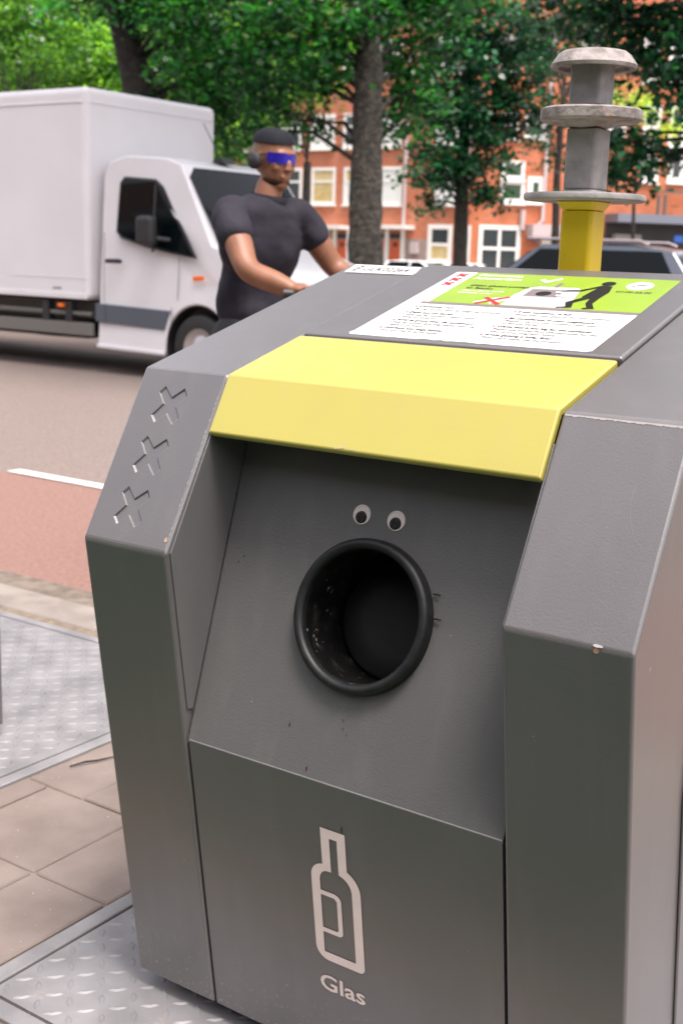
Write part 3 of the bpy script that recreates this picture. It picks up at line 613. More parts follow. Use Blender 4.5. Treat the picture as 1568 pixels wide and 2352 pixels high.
side([(-8.40, .69), (-8.394, .69), (-8.394, 1.42), (-8.40, 1.42)], 'panel_gap', M['gap'], -.001, .002)
side([(-7.33, .75), (-7.324, .75), (-7.30, 1.19), (-7.306, 1.19)], 'panel_gap', M['gap'], -.001, .002)
tp(MB().box((-13.6, TY+.30, .24), (-8.9, TY+1.75, .66)), 'underbody', M['black_plastic'], bevel=.05)
tp(MB().box((-8.85, TY+.4, .24), (-6.4, TY+1.7, .60)), 'engine_tray', M['black_plastic'], bevel=.05)
# windscreen: slightly bowed pane lying on the sloped front
ws = MB(); vs = []
for j in range(9):
    f = -1+j/4; y = TY+1.04+f*.88
    for k in range(4):
        u = k/3; x = -7.425+.555*u; z = 2.085-.745*u; inset = (1-u)*.08
        vs.append((x+.032+.03*(1-f*f), TY+1.04+f*(.90-inset), z+.022))
ws.add(vs, [(j*4+k, j*4+k+1, j*4+k+5, j*4+k+4) for j in range(8) for k in range(3)])
tp(ws, 'windscreen', M['glass'], cb, smooth=60)
for yw in (.5, 1.2): tp(MB().tube([(-6.86, TY+yw, 1.37), (-7.1, TY+yw+.4, 1.66)], .012, 6), 'wiper', M['black_plastic'], cb)
mr = tp(MB().box((-7.72, TY-.19, 1.30), (-7.50, TY-.05, 1.60)), 'mirror', M['black_plastic'], cb, bevel=.05, seg=3)
tp(MB().tube([(-7.45, TY+.08, 1.36), (-7.58, TY-.06, 1.38)], .025, 8), 'mirror_arm', M['black_plastic'], mr)
tp(MB().tube([(-7.55, TY+1.02, 2.19), (-7.75, TY+.92, 2.62)], [.008, .004], 6), 'aerial', M['black_plastic'], cb)
tp(MB().prism([(-.09, 0), (.09, 0), (.05, .06), (-.05, .04)], TY+.93, TY+1.1, lambda p, h: (-7.55+p[0], h, 2.19+p[1])), 'aerial_foot', M['black_plastic'], cb)
tp(MB().box((-6.17, TY+.22, .74), (-6.045, TY+.60, .98)), 'headlight', M['rim'], cb, bevel=.04); tp(MB().box((-6.17, TY+1.48, .74), (-6.045, TY+1.86, .98)), 'headlight', M['rim'], cb, bevel=.04)
tp(MB().box((-6.12, TY+.7, .66), (-6.03, TY+1.4, .95)), 'grille', M['black_plastic'], cb, bevel=.02)
for yb_ in (.25, 1.7): tp(MB().box((-13.7, TY+yb_, .48), (-6.6, TY+yb_+.13, .66)), 'chassis_rail', M['chassis'])
tp(MB().box((-11.5, TY+.03, .30), (-8.56, TY+.07, .44)), 'side_guard', M['alu'], bevel=.005)
tp(MB().box((-11.5, TY+.045, .52), (-8.60, TY+.075, .56)), 'side_guard', M['alu'], bevel=.005)
for xb in (-9.35, -8.98): tp(MB().box((xb, TY+.03, .44), (xb+.10, TY+.12, .66)), 'guard_bracket', M['black_plastic'])
tp(MB().box((-9.14, TY-.003, .80), (-9.00, TY-.0005, .815)), 'small_sticker', M['alu'])
for sx in (-9.8,): tp(MB().box((sx, TY-.004, .92), (-8.62, TY-.0005, .928)), 'panel_seam', M['white_box'])
tp(MB().box((-9.06, TY-.012, .60), (-8.98, TY+.03, .64)), 'side_marker', M['orange'], bevel=.004)
def wheel(x, y, z, r, wd, parent, org, sgn=-1, double=False):
    mb = MB().lathe([(r*.60, -wd/2), (r*.9, -wd/2), (r*.97, -wd*.42), (r, -wd*.3), (r, wd*.3), (r*.97, wd*.42), (r*.9, wd/2), (r*.60, wd/2)], (x, y, z), (0, 1, 0), 40)
    ty = mb.build('wheel', M['tyre'], parent, org=org, smooth=40)
    rm = MB().lathe([(r*.62, -wd*.45), (r*.58, -wd*.47), (r*.52, -wd*.38), (r*.40, -wd*.30), (r*.22, -wd*.42), (r*.08, -wd*.46), (r*.001, -wd*.46)], (x, y, z), (0, 1 if sgn < 0 else -1, 0), 32)
    rm.build('rim', M['rim'], ty, org=org, smooth=40)
    MB().lathe([(r*.62, 0), (r*.01, 0)], (x, y, z), (0, 1, 0), 32).build('brake_shadow_disc', M['gap'], ty, org=org)
    return ty
wheel(-7.05, TY+.17, .262, .355, .22, truck, TO); wheel(-7.05, TY+1.90, .262, .355, .22, truck, TO, 1)
wheel(-12.7, TY+.22, .262, .355, .30, truck, TO); wheel(-12.7, TY+1.85, .262, .355, .30, truck, TO, 1)
tp(MB().lathe([(.43, 0), (.43, .30)], (-7.05, TY+.051, .27), (0, 1, 0), 32).lathe([(.43, 0), (.01, 0)], (-7.05, TY+.36, .27), (0, 1, 0), 32), 'wheel_housing', M['gap'], smooth=40)
tp(MB().box((BX-.02, TY+.35, .45), (BX+.10, TY+1.75, 1.9)), 'cab_back_gap', M['black_plastic'])

# ------------------------------------------------------------------ cars
def car(loc, rz, paint, label, L=4.4, H=1.5, hood_f=.95, tail=.35, group=None, Wd=.88, rails=False):
    r = empty('parked_car', loc, rz, label=label, cat='car', group=group)
    h0, zb = .20, H*.60
    # stations: x, lower z, belt z, roof z, half widths (mid, belt, roof)
    hl = L/2
    st = [(-hl, .35, zb*.80, None, .78), (-hl+.12, .22, zb*.97, None, .95), (-hl+.05+tail*.3+.1, .2, zb, None, .98)]
    body = []
    prof = [(-hl, .42), (-hl+.02, zb*.85), (-hl+.12, zb), (hl-1.55*hood_f, zb*1.0), (hl-.45, zb*.86), (hl-.08, zb*.66), (hl, .45), (hl-.06, .22), (-hl+.08, .22)]
    wr = .33
    def arcs(cx): return [(cx+(wr+.05)*math.cos(rad(a)), .30+(wr+.05)*math.sin(rad(a))) for a in range(0, 181, 20)]
    fx, rx = hl-.85, -hl+.80
    poly = prof[:7]+[(hl-.06, .22)]+[(x, max(z, .22)) for x, z in arcs(fx)]+[(x, max(z, .22)) for x, z in arcs(rx)]+[(-hl+.08, .22)]
    mb = MB(); n = len(poly)
    def yy(p): return Wd*(1-.10*max(0, (abs(p[0])-hl+.6)/.6)**2-(.03 if p[1] > zb*.9 else 0))
    mb.add([(p[0], -yy(p), p[1]) for p in poly]+[(p[0], yy(p), p[1]) for p in poly], [tuple(range(n-1, -1, -1)), tuple(range(n, 2*n))]+[(i, (i+1) % n, n+(i+1) % n, n+i) for i in range(n)])
    b = mb.build('body', paint, r, bevel=.05, seg=3, angle=25)
    # greenhouse
    gx = [(-hl+.16, zb), (-hl+.16+tail, H*.955), (-hl+.75+tail, H), (hl-2.3*hood_f, H*.985), (hl-1.95*hood_f-.2, H*.93), (hl-1.45*hood_f, zb)]
    mb = MB(); n = len(gx); wt = lambda z: Wd*.95-(z-zb)/(H-zb)*.20
    mb.add([(x, -wt(z), z-.01 if z == zb else z) for x, z in gx]+[(x, wt(z), z-.01 if z == zb else z) for x, z in gx], [tuple(range(n-1, -1, -1)), tuple(range(n, 2*n))]+[(i, (i+1) % n, n+(i+1) % n, n+i) for i in range(n)])
    g = mb.build('roof', paint, r, bevel=.045, seg=3, angle=20)
    for s in (-1, 1):
        x0, x1, x2, x3 = -hl+.30+tail*.2, -hl+.30+tail, hl-2.15*hood_f-.15, hl-1.62*hood_f; zt_ = H*.95
        for (a, bq, c, d) in (((x0+.05), x1+.02, -.32*L/4.4-.25, -.32*L/4.4-.25), (-.32*L/4.4-.17, -.32*L/4.4-.17, x2, x3-.06)):
            MB().add([(a, s*(wt(zb+.03)+.006), zb+.03), (bq, s*(wt(zt_)+.006), zt_), (c, s*(wt(zt_)+.006), zt_), (d, s*(wt(zb+.03)+.006), zb+.03)], [(0, 1, 2, 3)]).build('side_window', M['glass'], g)
    (xa, za), (xb2, zb2) = gx[5], gx[4]
    nrm = Vector((zb2-za, 0, -(xb2-xa))).normalized(); q_ = lambda t, y, z0=0: (xa+(xb2-xa)*t+abs(nrm.x)*.012, y, za+(zb2-za)*t+.012)
    MB().add([q_(.06, -Wd*.84), q_(.06, Wd*.84), q_(.97, Wd*.70), q_(.97, -Wd*.70)], [(0, 1, 2, 3)]).build('windscreen', M['glass'], g)
    (xa, za), (xb2, zb2) = gx[0], gx[1]
    MB().add([(xa+(xb2-xa)*t-.014, y, za+(zb2-za)*t+.01) for t, y in ((.1, -Wd*.80), (.1, Wd*.80), (.92, Wd*.68), (.92, -Wd*.68))], [(0, 1, 2, 3)]).build('rear_window', M['glass'], g)
    for s in (-1, 1):
        MB().box((hl-1.75*hood_f, s*(Wd+.02) if s > 0 else s*(Wd+.20), zb+.02), (hl-1.60*hood_f, s*(Wd+.20) if s > 0 else s*(Wd+.02), zb+.16)).build('mirror', M['black_plastic'], b, bevel=.03)
        MB().box((hl-.16, min(s*.45, s*.78), zb*.62), (hl+.005, max(s*.45, s*.78), zb*.74)).build('headlight', M['rim'], b, bevel=.03)
        if rails: MB().tube([(-hl+.5+tail, s*(wt(H)+.0), H+.0), (-hl+.62+tail, s*wt(H), H+.045), (.3, s*wt(H), H+.05), (hl-2.25*hood_f, s*wt(H), H-.005)], .018, 8).build('roof_rail', M['railmetal'], r, smooth=60)
        for x in (fx, rx): wheel(x, s*(Wd-.11), .31, .31, .2, r, None, -1 if s < 0 else 1)
    return r
car((-5.86, 14.6, RZ), rad(184), M['carblue'], 'dark blue-grey estate car parked behind the yellow lifting post', L=4.6, H=1.60, tail=.45, rails=True)
p = None
if 0: car((p.x-.55, p.y+.1, RZ), rad(8), M['carwhite'], 'white car seen between the cyclist and the big tree trunk', L=4.0, H=1.30)
M['cardark'] = mat('black_car_paint', (.010, .011, .013), .3, coat=.3)
for k_, (cx_, lab_) in enumerate(((-14.4, 'dark car parked beyond the truck, under its box near the cab'), (-19.4, 'dark car parked beyond the truck, at the left picture edge'))): car((cx_, 12.6, RZ), 0, M['cardark'], lab_, L=4.5, H=1.45)
p = at(990, 600, 47); car((p.x, p.y, -.06), rad(0), M['carwhite'], 'small white car parked in front of the red house door, left one of two', L=4.2, H=1.12, group='small cars parked along the brick facade')
p = at(1117, 604, 47); car((p.x, p.y, -.06), rad(20), M['carwhite'], 'small pale car parked below the wide four-pane window, right one of two', L=3.9, H=1.08, group='small cars parked along the brick facade')

# ------------------------------------------------------------------ brick buildings
class Wall:
    """vertical facade: origin, unit direction along it; s metres along, z up, h out of the wall"""
    def __init__(s, o, ang): s.o = Vector((o[0], o[1], 0)); s.d = Vector((math.cos(ang), math.sin(ang), 0)); s.n = Vector((s.d.y, -s.d.x, 0))
    def __call__(s, a, z, h=0): return s.o+s.d*a+s.n*h+Vector((0, 0, z))
    def uv(s, u, v):
        d = FWD + RGT*((u-784)/FPX) - UPV*((v-1176)/FPX); t = (s.o-CAM).dot(s.n)/d.dot(s.n); p = CAM+d*t
        return (p-s.o).dot(s.d), p.z
    def rect(s, x0, y0, x1, y1):
        a0, z1 = s.uv(x0, (y0+y1)/2 if False else y0); a1, _ = s.uv(x1, y0); _, z0 = s.uv(x0, y1); _, zz1 = s.uv(x1, y0); _, zz0 = s.uv(x1, y1)
        return a0, a1, (z0+zz0)/2, (z1+zz1)/2
def wbox(W_, a0, a1, z0, z1, h0, h1, mb=None):
    mb = mb or MB(); vs = [W_(a, z, h) for h in (h0, h1) for a, z in ((a0, z0), (a1, z0), (a1, z1), (a0, z1))]
    return mb.add(vs, [(3, 2, 1, 0), (4, 5, 6, 7), (0, 1, 5, 4), (1, 2, 6, 5), (2, 3, 7, 6), (3, 0, 4, 7)])
def window(W_, root, rect, cols=1, rows=(.62,), fr=.16, gm=None, O=None, top_m=None, rect_m=None, base_proud=.05):
    a0, a1, z0, z1 = rect_m or W_.rect(*rect)
    mb = MB(); f = fr
    wbox(W_, a0, a0+f, z0, z1, -.1, base_proud, mb); wbox(W_, a1-f, a1, z0, z1, -.1, base_proud, mb)
    wbox(W_, a0+f, a1-f, z0, z0+f, -.1, base_proud, mb); wbox(W_, a0+f, a1-f, z1-f, z1, -.1, base_proud, mb)
    zs = [z0+f]+[z0+(z1-z0)*k for k in rows]+[z1-f]
    for k in rows: zz = z0+(z1-z0)*k; wbox(W_, a0+f, a1-f, zz-f*.35, zz+f*.35, -.08, base_proud-.012, mb)
    cs = [a0+f]+[a0+f+(a1-a0-2*f)*k/cols for k in range(1, cols)]+[a1-f]
    for c in cs[1:-1]: wbox(W_, c-f*.35, c+f*.35, z0+f, z1-f, -.085, base_proud-.02, mb)
    wbox(W_, a0-.06, a1+.06, z0-.09, z0-.001, -.05, .14, mb)
    w_ = mb.build('window', M['win_white'], root, org=O)
    for i in range(len(zs)-1):
        m = (top_m if (i == len(zs)-2 and top_m) else gm) or M['win_glass']
        for c0, c1 in zip(cs[:-1], cs[1:]):
            MB().add([W_(a, z, .012) for a, z in ((c0, zs[i]), (c1, zs[i]), (c1, zs[i+1]), (c0, zs[i+1]))], [(0, 1, 2, 3)]).build('pane', m, w_, org=O)
    return w_
def facade(W_, a0, a1, H, depth, brick, label, hole=None):
    O = W_((a0+a1)/2, 0, -depth/2)
    r = empty('brick_house', O, label=label, cat='building')
    wbox(W_, a0, a1, -.14, H, -depth, 0).build('wall', brick, r, org=O)
    rf = MB(); vs = [W_(a0-.3, H, .35), W_(a1+.3, H, .35), W_(a1+.3, H, -depth-.35), W_(a0-.3, H, -depth-.35), W_(a0-.3, H+3.2, -depth/2), W_(a1+.3, H+3.2, -depth/2)]
    rf.add(vs, [(0, 1, 5, 4), (2, 3, 4, 5), (0, 4, 3), (1, 2, 5), (3, 2, 1, 0)]); rf.build('roof', M['roof'], r, org=O)
    wbox(W_, a0-.2, a1+.2, H-.35, H-.02, 0.002, .30).build('cornice', M['win_white'], r, org=O)
    return r, O
pA = at(1083, 400, 58); WA = Wall(pA, 0.0)
aL = WA.uv(330, 400)[0]
hA, OA = facade(WA, aL, 0.0, 13.6, 9, M['brick'], 'orange brick house row with white windows behind the big tree trunk')
def winA(*r, **k): return window(WA, hA, r, O=OA, **k)
rowm = WA.rect(715, 384, 770, 469)
z0m, z1m = rowm[2], rowm[3]; wm = rowm[1]-rowm[0]
upm = WA.rect(717, 262, 773, 341)
def at_u(u, v=430): return WA.uv(u, v)[0]
for u0, u1, kw in ((562, 617, {}), (638, 694, {}), (715, 770, dict(gm=M['curtain'], top_m=M['curtain'])), (789, 845, dict(gm=M['blind'], top_m=M['curtain'])), (869, 924, dict(gm=M['blind'], top_m=M['blind'])), (485, 540, {}), (405, 460, {}), (1000, 1056, dict(gm=M['blind']))):
    window(WA, hA, None, O=OA, rect_m=(at_u(u0), at_u(u1), z0m, z1m), **kw)
    window(WA, hA, None, O=OA, rect_m=(at_u(u0, 300), at_u(u1, 300), upm[2], upm[3]), gm=M['blind'] if u0 in (715, 869, 1000) else None)
    window(WA, hA, None, O=OA, rect_m=(at_u(u0, 150), at_u(u1, 150), upm[2]+3.3, upm[3]+3.3))
def pipe(W_, root, O, u0, v0, u1, v1, w_=.13, foot=None):
    a, z1 = W_.uv(u0, v0); b, z0 = W_.uv(u1, v1); a = (a+b)/2
    pts = [W_(a, z1, .12), W_(a, z0, .12)]
    if foot: pts += [W_(a-foot, z0-foot*1.1, .12), W_(a-foot, z0-foot*1.1-.5, .12)]
    return MB().tube(pts, w_/2*1.2, 8).build('drain_pipe', M['pipe'], root, smooth=60, org=O)
pipe(WA, hA, OA, 940, 120, 933, 518, .15); pipe(WA, hA, OA, 1080, 60, 1078, 640, .16)
def strip(W_, root, O, rect, h, name, m, h0=0.001):
    a0, a1, z0, z1 = W_.rect(*rect); return wbox(W_, a0, a1, z0, z1, h0, h).build(name, m, root, org=O)
strip(WA, hA, OA, (706, 517, 803, 526), .9, 'door_canopy', M['win_white']); strip(WA, hA, OA, (868, 517, 952, 526), .9, 'door_canopy', M['win_white'])
strip(WA, hA, OA, (700, 546, 990, 640), .04, 'stone_plinth', M['plinth'])
for (x0, x1) in ((875, 885), (896, 922), (776, 798), (725, 748)):
    d_ = strip(WA, hA, OA, (x0, 550, x1, 635), .06, 'door', M['door_red'], .045); strip(WA, hA, OA, (x0+(x1-x0)*.35, 556, x0+(x1-x0)*.65, 566), .075, 'door_window', M['win_glass'], .061)
    strip(WA, hA, OA, (x0, 536, x1, 547), .06, 'transom_light', M['win_glass'], .045)
for x0 in (869, 886, 923, 766, 799, 712, 750): strip(WA, hA, OA, (x0, 527, x0+9, 640), .10, 'door_post', M['win_white'], .042)
strip(WA, hA, OA, (947, 555, 963, 582), .25, 'meter_box', M['pipe'], .042)
winA(984, 515, 1040, 604, rows=(.48,), fr=.22, gm=M['curtain'], top_m=M['win_glass'])
winA(1056, 517, 1080, 640, rows=(.45,), fr=.12)
# right-hand house, its front turned away to the right
WB = Wall(pA, rad(45.5))
aR = WB.uv(1760, 400)[0]
hB, OB = facade(WB, 0.02, aR, 14.6, 9, M['brick2'], 'red brick house with dark shop canopy at the right, behind the lifting post')
def winB(*r, **k): return window(WB, hB, r, O=OB, **k)
winB(1100, 517, 1196, 628, cols=2, rows=(.52,), fr=.20)
winB(1152, 368, 1206, 412, cols=1, rows=(), fr=.18, gm=M['win_green']); winB(1150, 413, 1206, 466, cols=1, rows=(), fr=.20, gm=M['win_green']); winB(1212, 405, 1250, 466, cols=1, rows=(), fr=.26, gm=M['win_green'])
winB(1150, 258, 1192, 319, rows=(.5,), fr=.16, gm=M['win_green']); winB(1207, 255, 1256, 318, rows=(.5,), fr=.16, gm=M['win_green'])
for u in (1476, 1536):
    winB(u, 354, u+38, 419, rows=(), fr=.24); winB(u+4, 240, u+44, 343, rows=(.5,), fr=.20); winB(u+4, 90, u+44, 190, rows=(.5,), fr=.20)
winB(1596, 354, 1634, 419, rows=(), fr=.24); winB(1330, 240, 1376, 330, rows=(.5,), fr=.18); winB(1150, 80, 1200, 170, rows=(.5,), fr=.18); winB(1230, 60, 1280, 150, rows=(.5,), fr=.18); winB(1340, 60, 1385, 150, rows=(.5,), fr=.18); winB(1400, 240, 1440, 330, rows=(.5,), fr=.18)
pipe(WB, hB, OB, 1266, 60, 1250, 505, .16, .25); pipe(WB, hB, OB, 1199, 482, 1196, 528, .22)
strip(WB, hB, OB, (1208, 516, 1288, 544), 1.0, 'entrance_canopy', M['pipe'])
strip(WB, hB, OB, (1389, 498, 1760, 517), 1.6, 'canopy_fascia', M['awning'])
strip(WB, hB, OB, (1389, 518, 1760, 660), .05, 'shop_front', M['dark_shop'])
strip(WB, hB, OB, (1404, 538, 1463, 551), .5, 'sign_board', M['concrete_sign'], .052)
strip(WB, hB, OB, (1240, 546, 1262, 640), .3, 'white_post_box', M['win_white'])
bs = strip(WB, hB, OB, (1524, 541, 1544, 556), 1.2, 'blue_sign', M['blue_sign'], 1.15)
fr_ = MB()
for (x0, y0, x1, y1) in ((1490, 444, 1760, 448), (1497, 448, 1503, 498), (1512, 448, 1518, 498), (1600, 448, 1606, 498)):
    a0, a1, z0, z1 = WB.rect(x0, y0, x1, y1); wbox(WB, a0, a1, z0, z1, .6, .7, fr_)
fr_.build('canopy_frame', M['chassis'], hB, org=OB)

# house row on the near side of the street, behind the photographer (mirrored in the truck windows)
WC = Wall((34, -13), math.pi)
hC, OC = facade(WC, 0, 68, 9.0, 9, brick_mat('brown_brick', (.10, .055, .04), (.13, .07, .055)), 'dark brown brick house row behind the photographer, mirrored in the truck window')
for i in range(17):
    for zf in (.9, 3.6, 6.3): window(WC, hC, None, O=OC, rect_m=(1.2+i*3.9, 2.9+i*3.9, zf, zf+1.8), gm=M['win_glass'])

# ------------------------------------------------------------------ trees
def leaves_obj(name, centers, size, m, parent, org, tone=None):
    n = len(centers); c = np.asarray(centers, float)-np.array(org)
    nn = RNG.normal(size=(n, 3))*.62; nn[:, 2] += .9; nn /= np.linalg.norm(nn, axis=1)[:, None]                  # leaf faces look mostly up
    d = RNG.normal(size=(n, 3)); d[:, 2] -= .5; d -= nn*(d*nn).sum(1)[:, None]; d /= np.linalg.norm(d, axis=1)[:, None]; sdir = np.cross(nn, d)
    L = size*RNG.uniform(.65, 1.3, n)[:, None]; Wd = L*.36
    v = np.stack([c-d*L*.5, c-d*L*.05+sdir*Wd+nn*L*.06, c+d*L*.55, c-d*L*.05-sdir*Wd+nn*L*.06], 1).reshape(-1, 3)
    me = bpy.data.meshes.new(name); me.vertices.add(4*n); me.vertices.foreach_set('co', v.ravel().astype(np.float32))
    me.loops.add(4*n); me.loops.foreach_set('vertex_index', np.arange(4*n, dtype=np.int32)); me.polygons.add(n)
    me.polygons.foreach_set('loop_start', np.arange(0, 4*n, 4, dtype=np.int32)); me.polygons.foreach_set('loop_total', np.full(n, 4, dtype=np.int32))
    me.update(calc_edges=True); me.validate(); me.materials.append(m)
    if tone is not None: me.attributes.new('tone', 'FLOAT', 'FACE').data.foreach_set('value', np.clip(np.asarray(tone)+RNG.normal(0, .14, n), 0, 1).astype(np.float32))
    o = bpy.data.objects.new(name, me); COL.objects.link(o); o.parent = parent
    return o
def crown_points(blobs, dens, clump=.26, per=46):
    pts = []; tips = []; tone = []
    for (c, rx, ry, rz) in blobs:
        vol = 4.19*rx*ry*rz; k = max(3, int(vol*dens))
        for _ in range(k):
            d = RNG.normal(size=3); d /= np.linalg.norm(d); rr = RNG.uniform(.25, 1)**.45
            cc = np.array(c)+d*rr*np.array((rx, ry, rz)); tips.append(cc)
            m_ = int(per*RNG.uniform(.5, 1.5)); o_ = RNG.normal(size=(m_, 3))*np.array((clump, clump, clump*.42))
            o_[:, 2] -= .35*np.hypot(o_[:, 0], o_[:, 1]); pts.append(cc+o_); tone.append(np.full(m_, RNG.beta(1.15, 1.35)))
    return np.concatenate(pts), tips, np.concatenate(tone)
def tree(name, base, r0, h, blobs, lm, bm_, label, trunk=None, dens=9, leaf=.085, group=None, clump=.26, per=46, limb_r=.055, cat='tree', every=9):
    O = Vector(base); root = empty(name, O, label=label, cat=cat, group=group)
    tr = trunk or [(base[0], base[1], base[2]), (base[0]+.05, base[1], base[2]+h*.3), (base[0]-.05, base[1]+.05, base[2]+h*.65), (base[0], base[1], base[2]+h)]
    # densify the trunk so it can be slightly lumpy
    T = []
    for i in range(len(tr)-1):
        a, b = Vector(tr[i]), Vector(tr[i+1])
        for k in range(6): T.append(a.lerp(b, k/6))
    T.append(Vector(tr[-1])); nT = len(T)
    rs = [r0*(1.28 if i == 0 else 1.0)*(1-.5*i/nT)*(1+random.uniform(-.05, .05)) for i in range(nT)]
    mb = MB(); mb.tube(T, rs, 18)
    for i, vv in enumerate(mb.v): mb.v[i] = tuple(Vector(vv)+Vector((random.uniform(-1, 1), random.uniform(-1, 1), 0))*r0*.05)
    mb.build('trunk', bm_, root, smooth=60, org=O)
    P_, tips, tone = crown_points(blobs, dens, clump, per)
    lb = MB()
    for (c, rx, ry, rz) in blobs:
        c = Vector(c); s = min(T[len(T)//3:], key=lambda q: (q-c).length+abs(q.z-(c.z-.6))*.8)
        mid = s.lerp(c, .5)+Vector((0, 0, .12*(c-s).length)); lb.tube([s, mid, c], [limb_r, limb_r*.6, limb_r*.25], 6)
        near = sorted(tips, key=lambda q: (Vector(q)-c).length)[:14]
        for q in near[::2]: lb.tube([c, (c+Vector(q))/2+Vector((0, 0, .05)), q], [limb_r*.25, limb_r*.15, limb_r*.06], 5)
    lb.build('limbs', bm_, root, smooth=60, org=O)
    leaves_obj('crown', P_, leaf, lm, root, base, tone)
    return root
def B(u, v, d, rpx, asp=.7, dr=None):   # blob: image radius in picture pixels at distance d
    p = at(u, v, d); r = rpx*d/FPX; return ((p.x, p.y, p.z), r, dr or r*1.1, r*asp)
ROW = 'street trees along the far side of the road'
# T1 dark leaning trunk above the truck
t1 = at(330, 560, 22.6)
def tpt(u, v, d): p = at(u, v, d); return (p.x, p.y, p.z)
b1 = tpt(345, 700, 22.6); b1 = (b1[0], b1[1], -.12)
blobs = [B(400, 40, 22, 90), B(470, 120, 21.5, 85), B(420, 200, 22.5, 60), B(500, 230, 22, 70), B(560, 60, 22, 90), B(520, 320, 22.5, 55), B(560, 180, 22.5, 80), B(330, -60, 22, 110), B(470, -80, 22, 120), B(200, -90, 22, 100), B(160, 10, 24, 55, .6), B(600, -90, 21.5, 110), B(300, -220, 22, 160), B(480, -260, 23, 170), B(390, 110, 23.5, 40)]
blobs += [B(450, 20, 21, 70), B(380, 150, 23.4, 50), B(540, 130, 21, 60), B(500, 180, 21.5, 60), B(460, 270, 22, 50), B(240, 20, 24, 40)]
tree('elm_tree', b1, .36, 5, blobs, M['leaf'], M['bark_dark'], 'dark leaning tree rising behind the white truck box', trunk=[b1, tpt(335, 400, 22.6), tpt(318, 200, 22.6), tpt(290, 80, 22.6), tpt(262, -30, 22.6), tpt(230, -220, 22.6)], group=ROW, dens=16, leaf=.135)
# a second stem of T1
b2 = tpt(845, 800, 20); b2 = (b2[0], b2[1], -.12)
blobs = [B(640, 60, 20, 90), B(720, 30, 19.5, 85), B(700, 150, 20, 80), B(620, 190, 20.5, 75), B(740, 190, 20.5, 60), B(660, 270, 20.5, 55, .5), B(600, 300, 21, 48, .5), B(760, 110, 20, 60), B(740, 280, 21.5, 40, .6), B(900, 60, 20.5, 80), B(940, 170, 21, 62), B(920, 270, 21.5, 52), B(960, 230, 21.5, 40), B(830, -60, 20, 100), B(700, -90, 20, 120), B(960, -40, 20.5, 100), B(850, 20, 19.2, 45), B(800, 50, 19.4, 50), B(1060, -80, 21, 110), B(840, -240, 21, 200), B(880, 130, 21.8, 40), B(935, 140, 21, 62), B(955, 215, 21, 50), B(912, 290, 21, 40), B(980, 90, 21, 60), B(900, 215, 20.8, 34), B(1000, 20, 21, 80)]
tree('elm_tree', b2, .31, 5, blobs, M['leaf'], M['bark'], 'big tree with a thick mottled straight trunk behind the container', trunk=[b2, tpt(838, 560, 20), tpt(842, 350, 20), tpt(846, 150, 20), tpt(842, 0, 20), tpt(835, -200, 20)], group=ROW, dens=17, leaf=.135)
# T3 smaller tree with drooping dark crown
b3 = tpt(1056, 640, 33); b3 = (b3[0], b3[1], .02)
blobs = [B(1050, 140, 33, 90, .8), B(1010, 230, 33, 80, .8), B(1100, 240, 33, 90, .8), B(1050, 330, 33, 90, .7), B(980, 350, 33, 46), B(955, 400, 33, 26, .9), B(1000, 420, 33, 50, .6), B(1090, 410, 33, 60, .6), B(1125, 460, 33, 34, .7), B(1150, 380, 33, 40, .8), B(1170, 290, 33.5, 60, .6), B(1190, 200, 33, 70, .6), B(1230, 120, 33, 60, .6), B(1060, 40, 33, 100), B(1170, 80, 33, 90, .7), B(985, 465, 33, 16, 1), B(1230, 250, 33, 32, .6), B(1250, 170, 32, 40, .6), B(1140, 330, 33, 35)]
tree('lime_tree', b3, .21, 5, blobs, M['leaf_dark'], M['bark_dark'], 'smaller dark tree with low drooping crown in front of the brick facade', trunk=[b3, tpt(1058, 520, 33), tpt(1062, 380, 33), tpt(1070, 200, 33), tpt(1075, 20, 33)], group=None, dens=10, leaf=.17, clump=.28, per=42)
# T4 right tree, trunk outside the picture, branch reaching in
b4 = tpt(1800, 800, 17); b4 = (b4[0], b4[1], -.12)
blobs = [B(1510, 60, 17, 90, .8), B(1450, 30, 17.5, 70), B(1550, 150, 17, 75), B(1480, 120, 17.5, 50), B(1560, 235, 17, 42, .8), B(1610, 60, 17, 120), B(1380, -20, 17.5, 80), B(1300, -30, 18, 80), B(1600, -120, 17, 170), B(1420, -130, 17, 150), B(1700, 150, 17, 150), B(1330, 45, 19, 45, .5), B(1450, 300, 17.5, 16, .7), B(1425, 360, 17.5, 20, .9), B(1400, 330, 17.5, 16, .8), B(1455, 365, 17.5, 12, .8), B(1415, 400, 17.5, 10, 1), B(1500, 345, 17.2, 16, .3), B(1470, 80, 17.5, 60), B(1540, 60, 17.2, 70), B(1530, 190, 17.3, 38), B(1410, 60, 18, 50), B(1350, 40, 18.5, 60), B(1290, 30, 19, 60), B(1420, 130, 18.5, 32)]
blobs += [((-5.4, 8.6, 8.3), 2.3, 2.0, 1.2), ((-7.6, 8.8, 9.2), 2.0, 2.0, 1.1), ((-4.5, 11, 8.0), 2, 1.8, 1.2)]  # unseen crown blobs high over the road, added to shade the truck box
t4 = tree('elm_tree', b4, .3, 5, blobs, M['leaf_dark'], M['bark_dark'], 'dark-leaved tree at the right edge, thin branch reaching before the red house', trunk=[b4, tpt(1790, 400, 17), tpt(1770, 100, 17), tpt(1760, -150, 17)], group=ROW, dens=15, leaf=.13)
